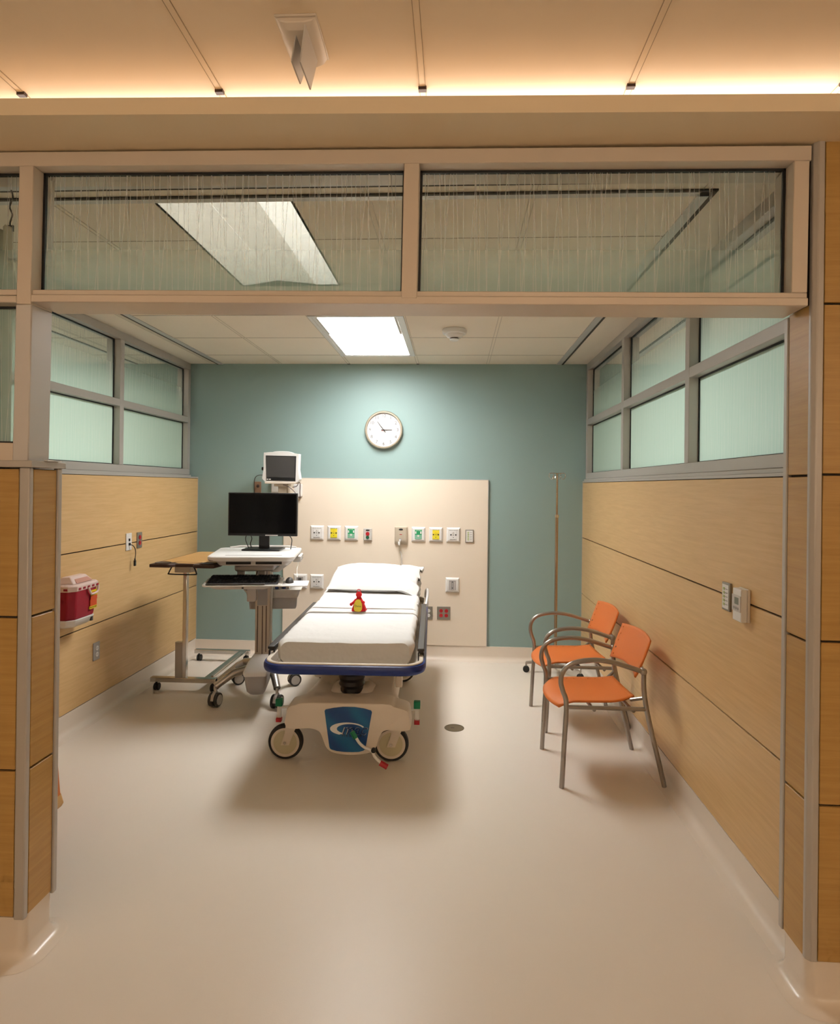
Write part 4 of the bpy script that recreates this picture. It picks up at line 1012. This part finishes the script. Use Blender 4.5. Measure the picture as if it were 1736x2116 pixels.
# corded call station
t_ = thing('nurse_call_station', 'beige nurse call station with a cord hanging behind the pillow', 'call station', (-.464, HY, 1.087))
m = MB(); L_ = []
for z, d_ in ((.072, .020), (.066, .030), (-.045, .036), (-.070, .030), (-.085, .012)): L_.append([(-.056, 0, z), (-.056, -d_ * .7, z), (-.044, -d_, z), (.044, -d_, z), (.056, -d_ * .7, z), (.056, 0, z)])
m.loft(L_); bd_ = obj('body', m, 'beige', t_, bevel=.002)
obj('display', MB().prism([(.018 * math.cos(2 * PI * k / 20), .048 + .008 * math.sin(2 * PI * k / 20)) for k in range(20)], 'y', -.0345, -.029), 'ink', t_, sm=False)
obj('lamp', MB().box(-.012, .010, -.0355, -.031, .002, .007), 'red', t_)
obj('socket', MB().cyl((-.004, -.034, -.040), (-.004, -.040, -.040), .011), 'grey', t_)
obj('plug', MB().box(-.024, -.006, -.052, -.034, -.088, -.058).cyl((-.008, -.045, -.060), (-.006, -.045, -.040), .008), 'white', t_, bevel=.002)
obj('cord', MB().tube(smooth_path([(-.014, -.044, -.085), (-.012, -.040, -.12), (-.006, -.035, -.15), (.002, -.040, -.19), (.006, -.045, -.24), (-.01, -.05, -.30)], 5), .0035, 6), 'beige', t_)
obj('cord', MB().tube(smooth_path([(-.006, -.036, -.14), (.006, -.030, -.17), (.010, -.035, -.21), (.012, -.045, -.26), (.016, -.05, -.30)], 5), .0030, 6), 'white', t_)
# light control plates
def control(x, y, z, rz, label, tinted):
    t_ = thing('light_control', label, 'switch', (x, y, z), rz)
    obj('plate', MB().box(-.036, .036, -.010, 0, -.056, .056), 'ss', t_, bevel=.002)
    obj('keypad', MB().box(-.029, .029, -.0115, -.010, -.048, .048), 'white', t_, sm=False)
    for k in range(5):
        zz = .031 - k * .0155
        obj('button', MB().box(-.018, -.004, -.0135, -.0115, zz - .005, zz + .005), mat('button_tint', (.42, .50, .22), .4) if 'button_tint' not in bpy.data.materials else bpy.data.materials['button_tint'], t_, sm=False)
        obj('marking', MB().box(.001, .022, -.0120, -.0114, zz - .001, zz + .001), 'dgrey', t_, sm=False)
    return t_
control(.132, HY, 1.084, 0, 'multi-button light control at the right end of the upper outlet row', 1)
control(XR - .0005, 2.618, 1.084, R(90) + PI * 1.0, 'multi-button light control on the right wood wall beside the thermostat', 1).rotation_euler = (0, 0, -R(90))
# duplex plates
def duplex(x, y, z, rz, label, n, plate, col, name='power_outlet', ins=None):
    t_ = thing(name, label, 'power outlet', (x, y, z), rz)
    w = .036 if n == 1 else .058
    obj('plate', MB().box(-w, w, -.006, 0, -.057, .057), plate, t_, bevel=.002)
    for cx in ((0,) if n == 1 else (-.023, .023)):
        for dz in (-.020, .020):
            s_ = obj('socket', MB().cyl((cx, -.006, dz), (cx, -.010, dz), .0155, n=20), col, t_)
            obj('slot', MB().box(cx - .007, cx - .005, -.0106, -.0099, dz - .004, dz + .005).box(cx + .005, cx + .007, -.0106, -.0099, dz - .004, dz + .005), 'ink', s_, sm=False)
    return t_
duplex(-.084, HY, .410, 0, 'steel plate with four red sockets low on the cream panel', 2, 'ss', 'red')
d2 = duplex(-.240, HY, .408, 0, 'steel plate with white sockets and a clear plug beside the mattress', 2, 'ss', 'white')
obj('plug', MB().sphere((-.045, -.032, .030), .026, 16, 10, (1.5, 1, .8)).tube([(-.06, -.05, .03), (-.03, -.045, .045), (.01, -.03, .02)], .005, 8), 'white', d2)
duplex(XL + .0005, 4.500, 1.097, R(90), 'narrow steel plate with two red sockets on the left wood wall', 1, 'ss', 'red')
duplex(XL + .0005, 3.960, .428, R(90), 'grey plate with two white sockets low on the left wood wall', 1, 'grey', 'white')
t_ = thing('usb_plate', 'white wall plate with a short black cable hanging from it on the left wood wall', 'wall plate', (XL + .0005, 4.347, 1.098), R(90))
obj('plate', MB().box(-.037, .037, -.007, 0, -.060, .060), 'white', t_, bevel=.002)
obj('port', MB().box(-.007, .007, -.012, -.007, .004, .022), 'ink', t_); obj('port', MB().box(-.007, .007, -.016, -.007, -.026, -.008), 'ink', t_)
obj('cable', MB().tube(smooth_path([(0, -.016, -.020), (.014, -.030, -.030), (.030, -.036, -.055), (.040, -.034, -.09), (.040, -.030, -.125)], 6), .003, 8), 'blk', t_)
obj('plug', MB().box(.031, .049, -.036, -.024, -.175, -.135).box(.035, .045, -.034, -.026, -.137, -.122), 'blk', t_, bevel=.002)
obj('plug_tip', MB().box(.036, .044, -.037, -.0355, -.166, -.148), 'chrome', t_, sm=False)
t_ = thing('thermostat', 'white box thermostat with a small display on the right wood wall', 'thermostat', (XR - .0005, 2.462, 1.080), -R(90))
obj('backplate', MB().box(-.038, .038, -.010, 0, -.062, .062), 'white2', t_, bevel=.002)
obj('case', MB().box(-.035, .035, -.034, -.010, -.062, .060), 'white', t_, bevel=.003)
obj('control_panel', MB().box(-.0355, .0355, -.037, -.033, -.025, .036), 'lgrey', t_, bevel=.001)
obj('display', MB().box(-.012, .022, -.0376, -.0368, .002, .028), 'lcd', t_, sm=False)
for k in range(3): obj('button', MB().cyl((-.018 + k * .018, -.037, -.013), (-.018 + k * .018, -.039, -.013), .005), 'grey', t_)

# ------------------------------------------------------------------ clock
MT['clockrim'] = mat('clock_rim', (.42, .36, .28), .35, metal=.6)
CK = thing('wall_clock', 'round silver-rimmed wall clock showing six to three on the teal wall', 'clock', (-.628, YB - .0005, 2.003))
obj('rim', MB().lathe([(.150, 0), (.166, -.006), (.168, -.030), (.160, -.042), (.150, -.042), (.147, -.030), (.147, -.020)], (0, 0, 0), 'y', 56, False), 'clockrim', CK)
obj('dial', MB().cyl((0, -.020, 0), (0, -.026, 0), .149, n=56), 'dial', CK)
m = MB()
for h in range(1, 13):
    a = R(90 - 30 * h); wtext(m, str(h), .040, .122 * math.cos(a), -.0264, .122 * math.sin(a))
obj('numeral', m, mat('numeral_grey', (.10, .095, .09), .6), CK, sm=False)
def hand(ang, L1, L2, w):
    a = R(90 - ang); d_ = Vector((math.cos(a), 0, math.sin(a))); n_ = Vector((-d_.z, 0, d_.x))
    m = MB(); A = [Vector((0, -.030, 0)) - d_ * L2 - n_ * w, Vector((0, -.030, 0)) - d_ * L2 + n_ * w, Vector((0, -.030, 0)) + d_ * L1 + n_ * w * .6, Vector((0, -.030, 0)) + d_ * L1 - n_ * w * .6]
    m.loft([A, [p + Vector((0, -.001, 0)) for p in A]]); return m
obj('hour_hand', hand(89, .075, .022, .0035), 'ink', CK, sm=False); obj('minute_hand', hand(322, .092, .026, .0030), 'ink', CK, sm=False)
obj('second_hand', hand(233, .035, .01, .001), 'red', CK, sm=False); obj('hub_cap', MB().cyl((0, -.026, 0), (0, -.034, 0), .006), 'ink', CK)

# ------------------------------------------------------------------ patient monitor and plates above the cart
PM = thing('patient_monitor', 'white bedside vital signs monitor on a wall arm', 'monitor', (-1.447, 5.25, 1.52))
m = MB(); L_ = []
def pmo(k): return [(-.136 * k, .016), (.138 * k, .012), (.147 * k, .12), (.150 * k, .236), (.141 * k, .250), (.05, .260), (-.05, .264), (-.134 * k, .259), (-.148 * k, .247), (-.148 * k, .12)]
L_ = [[(p[0], y, p[1]) for p in dens(pmo(k), 3)] for y, k in ((-.050, .985), (-.045, 1.0), (.02, 1.0), (.06, .93))]
m.loft(L_); obj('case', m, 'white', PM)
obj('bezel', MB().prism([(-.128, .235), (.128, .231), (.124, .022), (-.121, .026)], 'y', -.0525, -.0495), 'blk', PM, sm=False)
obj('screen', MB().prism([(-.123, .228), (.119, .225), (.118, .052), (-.119, .054)], 'y', -.0532, -.0524), 'screen', PM, sm=False)
for x, w in ((-.112, .005), (-.092, .008)): obj('button', MB().box(x - w, x + w, -.055, -.052, .032, .041), 'white', PM, sm=False)
obj('lower_rail', MB().box(-.135, .130, -.055, .02, .000, .017), 'white2', PM, bevel=.003)
obj('side_knob', MB().cyl((-.158, -.01, .125), (-.172, -.01, .125), .014), 'blk', PM)
obj('carry_handle', MB().tube(smooth_path([(-.10, 0, .256), (-.05, 0, .268), (.05, 0, .266), (.10, 0, .252)], 5), .005, 8), 'white', PM)
obj('cable', MB().tube(smooth_path([(-.160, -.01, .072), (-.195, -.02, .070), (-.225, -.02, .050), (-.240, 0, .0), (-.243, .02, -.09)], 6), .0028, 6), 'dgrey', PM, label='thin grey cable looping left')
obj('cable', MB().tube(smooth_path([(.02, -.05, -.008), (.06, -.055, -.020), (.11, -.06, -.055), (.15, -.06, -.105), (.166, -.06, -.112), (.165, -.06, -.07), (.163, -.05, .0), (.150, -.04, .012), (.135, -.05, -.018), (.10, -.05, -.028)], 6), .0035, 6), 'brown', PM, label='dark cable looping below the right corner')
obj('mount_plate', MB().box(-.06, .06, -.04, .05, -.022, -.001), 'beige', PM, bevel=.003)
obj('mount_arm', MB().box(-.030, .045, -.02, .04, -.085, -.020).box(-.018, .018, 0, .26, -.08, -.045), 'beige', PM, bevel=.004)
obj('mount_joint', MB().cyl((.075, -.01, -.11), (.075, -.01, -.03), .028), 'white2', PM)
obj('wall_channel', MB().box(.045, .105, .20, .281, -.11, .0), 'white', PM, bevel=.004)
t_ = thing('switch_box', 'white wall box on the teal wall behind the computer monitor', 'wall box', (-1.588, YB, 1.500))
obj('box', MB().box(-.033, .033, -.03, 0, -.06, .045), 'lgrey', t_, bevel=.003); obj('cover', MB().box(-.027, .027, -.032, -.03, -.05, .036), 'white', t_, sm=False)
t_ = thing('wall_bracket_plate', 'brown metal plate on the teal wall left of the white box', 'wall plate', (-1.750, YB, 1.492))
obj('plate', MB().box(-.031, .031, -.008, 0, -.06, .045), mat('brown_plate', (.28, .17, .11), .5), t_, bevel=.002); obj('boss', MB().sphere((.004, -.012, .005), .014), 'brown', t_)

# ------------------------------------------------------------------ sharps container
SC = thing('sharps_container', 'red sharps container with clear lid in a wall bracket on the left wood wall', 'sharps container', (XL, 3.63, .66), R(90))
# local x runs into the room depth (world +y), local -y points into the room
m = MB(); L_ = []
for z, w, d_ in ((.055, .118, .112), (.075, .120, .118), (.225, .128, .128)): L_.append([(-w, -.006, z), (-w, -d_ + .035, z), (-w + .035, -d_, z), (w - .02, -d_, z), (w, -d_ + .02, z), (w, -.006, z)])
m.loft(L_); obj('body', m, 'sharp', SC, bevel=.006)
m = MB(); L_ = []
for z, w, d_ in ((.222, .132, .132), (.252, .135, .136), (.262, .128, .128)): L_.append([(-w, -.004, z), (-w, -d_ + .035, z), (-w + .035, -d_, z), (w - .02, -d_, z), (w, -d_ + .02, z), (w, -.004, z)])
m.loft(L_); ld = obj('lid', m, 'clearlid', SC, bevel=.003, label='pale pink translucent lid')
for k in range(5): obj('window_slot', MB().box(-.085 + k * .045, -.065 + k * .045, -.1372, -.131, .230, .242), 'sharp', ld, sm=False)
for y in (-.045, -.085): obj('window_slot', MB().box(-.1362, -.131, y - .012, y + .010, .230, .242), 'sharp', ld, sm=False)
m = MB(); m.loft([[(-.105, -.012, .262), (-.095, -.110, .262), (.105, -.110, .262), (.110, -.012, .262)], [(-.085, -.030, .302), (-.070, -.075, .302), (.080, -.075, .302), (.088, -.030, .302)]])
obj('lid_hood', m, 'clearlid', ld, bevel=.006); obj('flap', MB().loft([[(-.065, -.112, .266), (.09, -.112, .266), (.09, -.106, .266), (-.065, -.106, .266)], [(-.05, -.078, .296), (.07, -.078, .296), (.07, -.072, .296), (-.05, -.072, .296)]]), mat('lid_recess', (.55, .28, .22), .3), ld)
obj('carry_loop', MB().tube(smooth_path([(.010, -.137, .232), (.022, -.139, .205), (.040, -.140, .188), (.100, -.139, .195), (.112, -.137, .232)], 5), .0065, 8), 'clearlid', ld)
obj('warning_label', MB().box(.045, .112, -.1305, -.1285, .150, .205).box(.045, .112, -.128, -.1235, .095, .150), 'orangeprint', SC, sm=False)
obj('label_stripe', MB().box(.047, .110, -.1316, -.1300, .196, .208), 'yellow', SC, sm=False); obj('label_stripe', MB().box(.045, .112, -.1312, -.1290, .174, .186), 'yellow', SC, sm=False); ls = obj('label_stripe', MB().box(.038, .112, -.1290, -.1235, .096, .112), 'yellow', SC, sm=False)
obj('lettering', wtext(MB(), 'BIOHAZARD', .012, .075, -.1294, .104), 'ink', ls, sm=False)
m = MB(); L_ = []
for z, w, d_ in ((.006, .085, .085), (.02, .108, .105), (.056, .122, .120)): L_.append([(-w, -.001, z), (-w, -d_ + .035, z), (-w + .035, -d_, z), (w - .02, -d_, z), (w, -d_ + .02, z), (w, -.001, z)])
m.loft(L_); obj('bracket', m, 'white', SC, bevel=.004); obj('bracket_lock', MB().box(.075, .092, -.118, -.106, .020, .045), 'dgrey', SC)

# ------------------------------------------------------------------ floor drain
FD = thing('floor_drain', 'round bronze drain cover in the floor right of the stretcher', 'drain', (.014, 3.985, 0))
obj('frame', MB().lathe([(.062, 0), (.062, .0015), (.055, .0022), (.054, .0008)], (0, 0, 0), n=40), 'bronze', FD)
obj('cover', MB().cyl((0, 0, .0002), (0, 0, .0014), .054, n=40), 'bronze', FD); obj('lift_slot', MB().box(-.022, .0, -.006, .004, .0014, .0018), 'brown', FD, sm=False)

# ------------------------------------------------------------------ world and colour management
wd = bpy.data.worlds.new('world'); S.world = wd; wd.use_nodes = True
wd.node_tree.nodes['Background'].inputs[0].default_value = (1, .8, .6, 1); wd.node_tree.nodes['Background'].inputs[1].default_value = .02
S.view_settings.view_transform = 'Standard'; S.view_settings.look = 'None'; S.view_settings.gamma = 1; S.view_settings.exposure = .15
S.cycles.max_bounces = 6; S.cycles.diffuse_bounces = 4; S.cycles.glossy_bounces = 3; S.cycles.caustics_reflective = False; S.cycles.caustics_refractive = False
S.cycles.use_adaptive_sampling = True; S.cycles.adaptive_threshold = .08; S.cycles.adaptive_min_samples = 12; S.cycles.use_denoising = True
S.cycles.blur_glossy = .5; S.cycles.transparent_max_bounces = 10; S.cycles.sample_clamp_indirect = 8
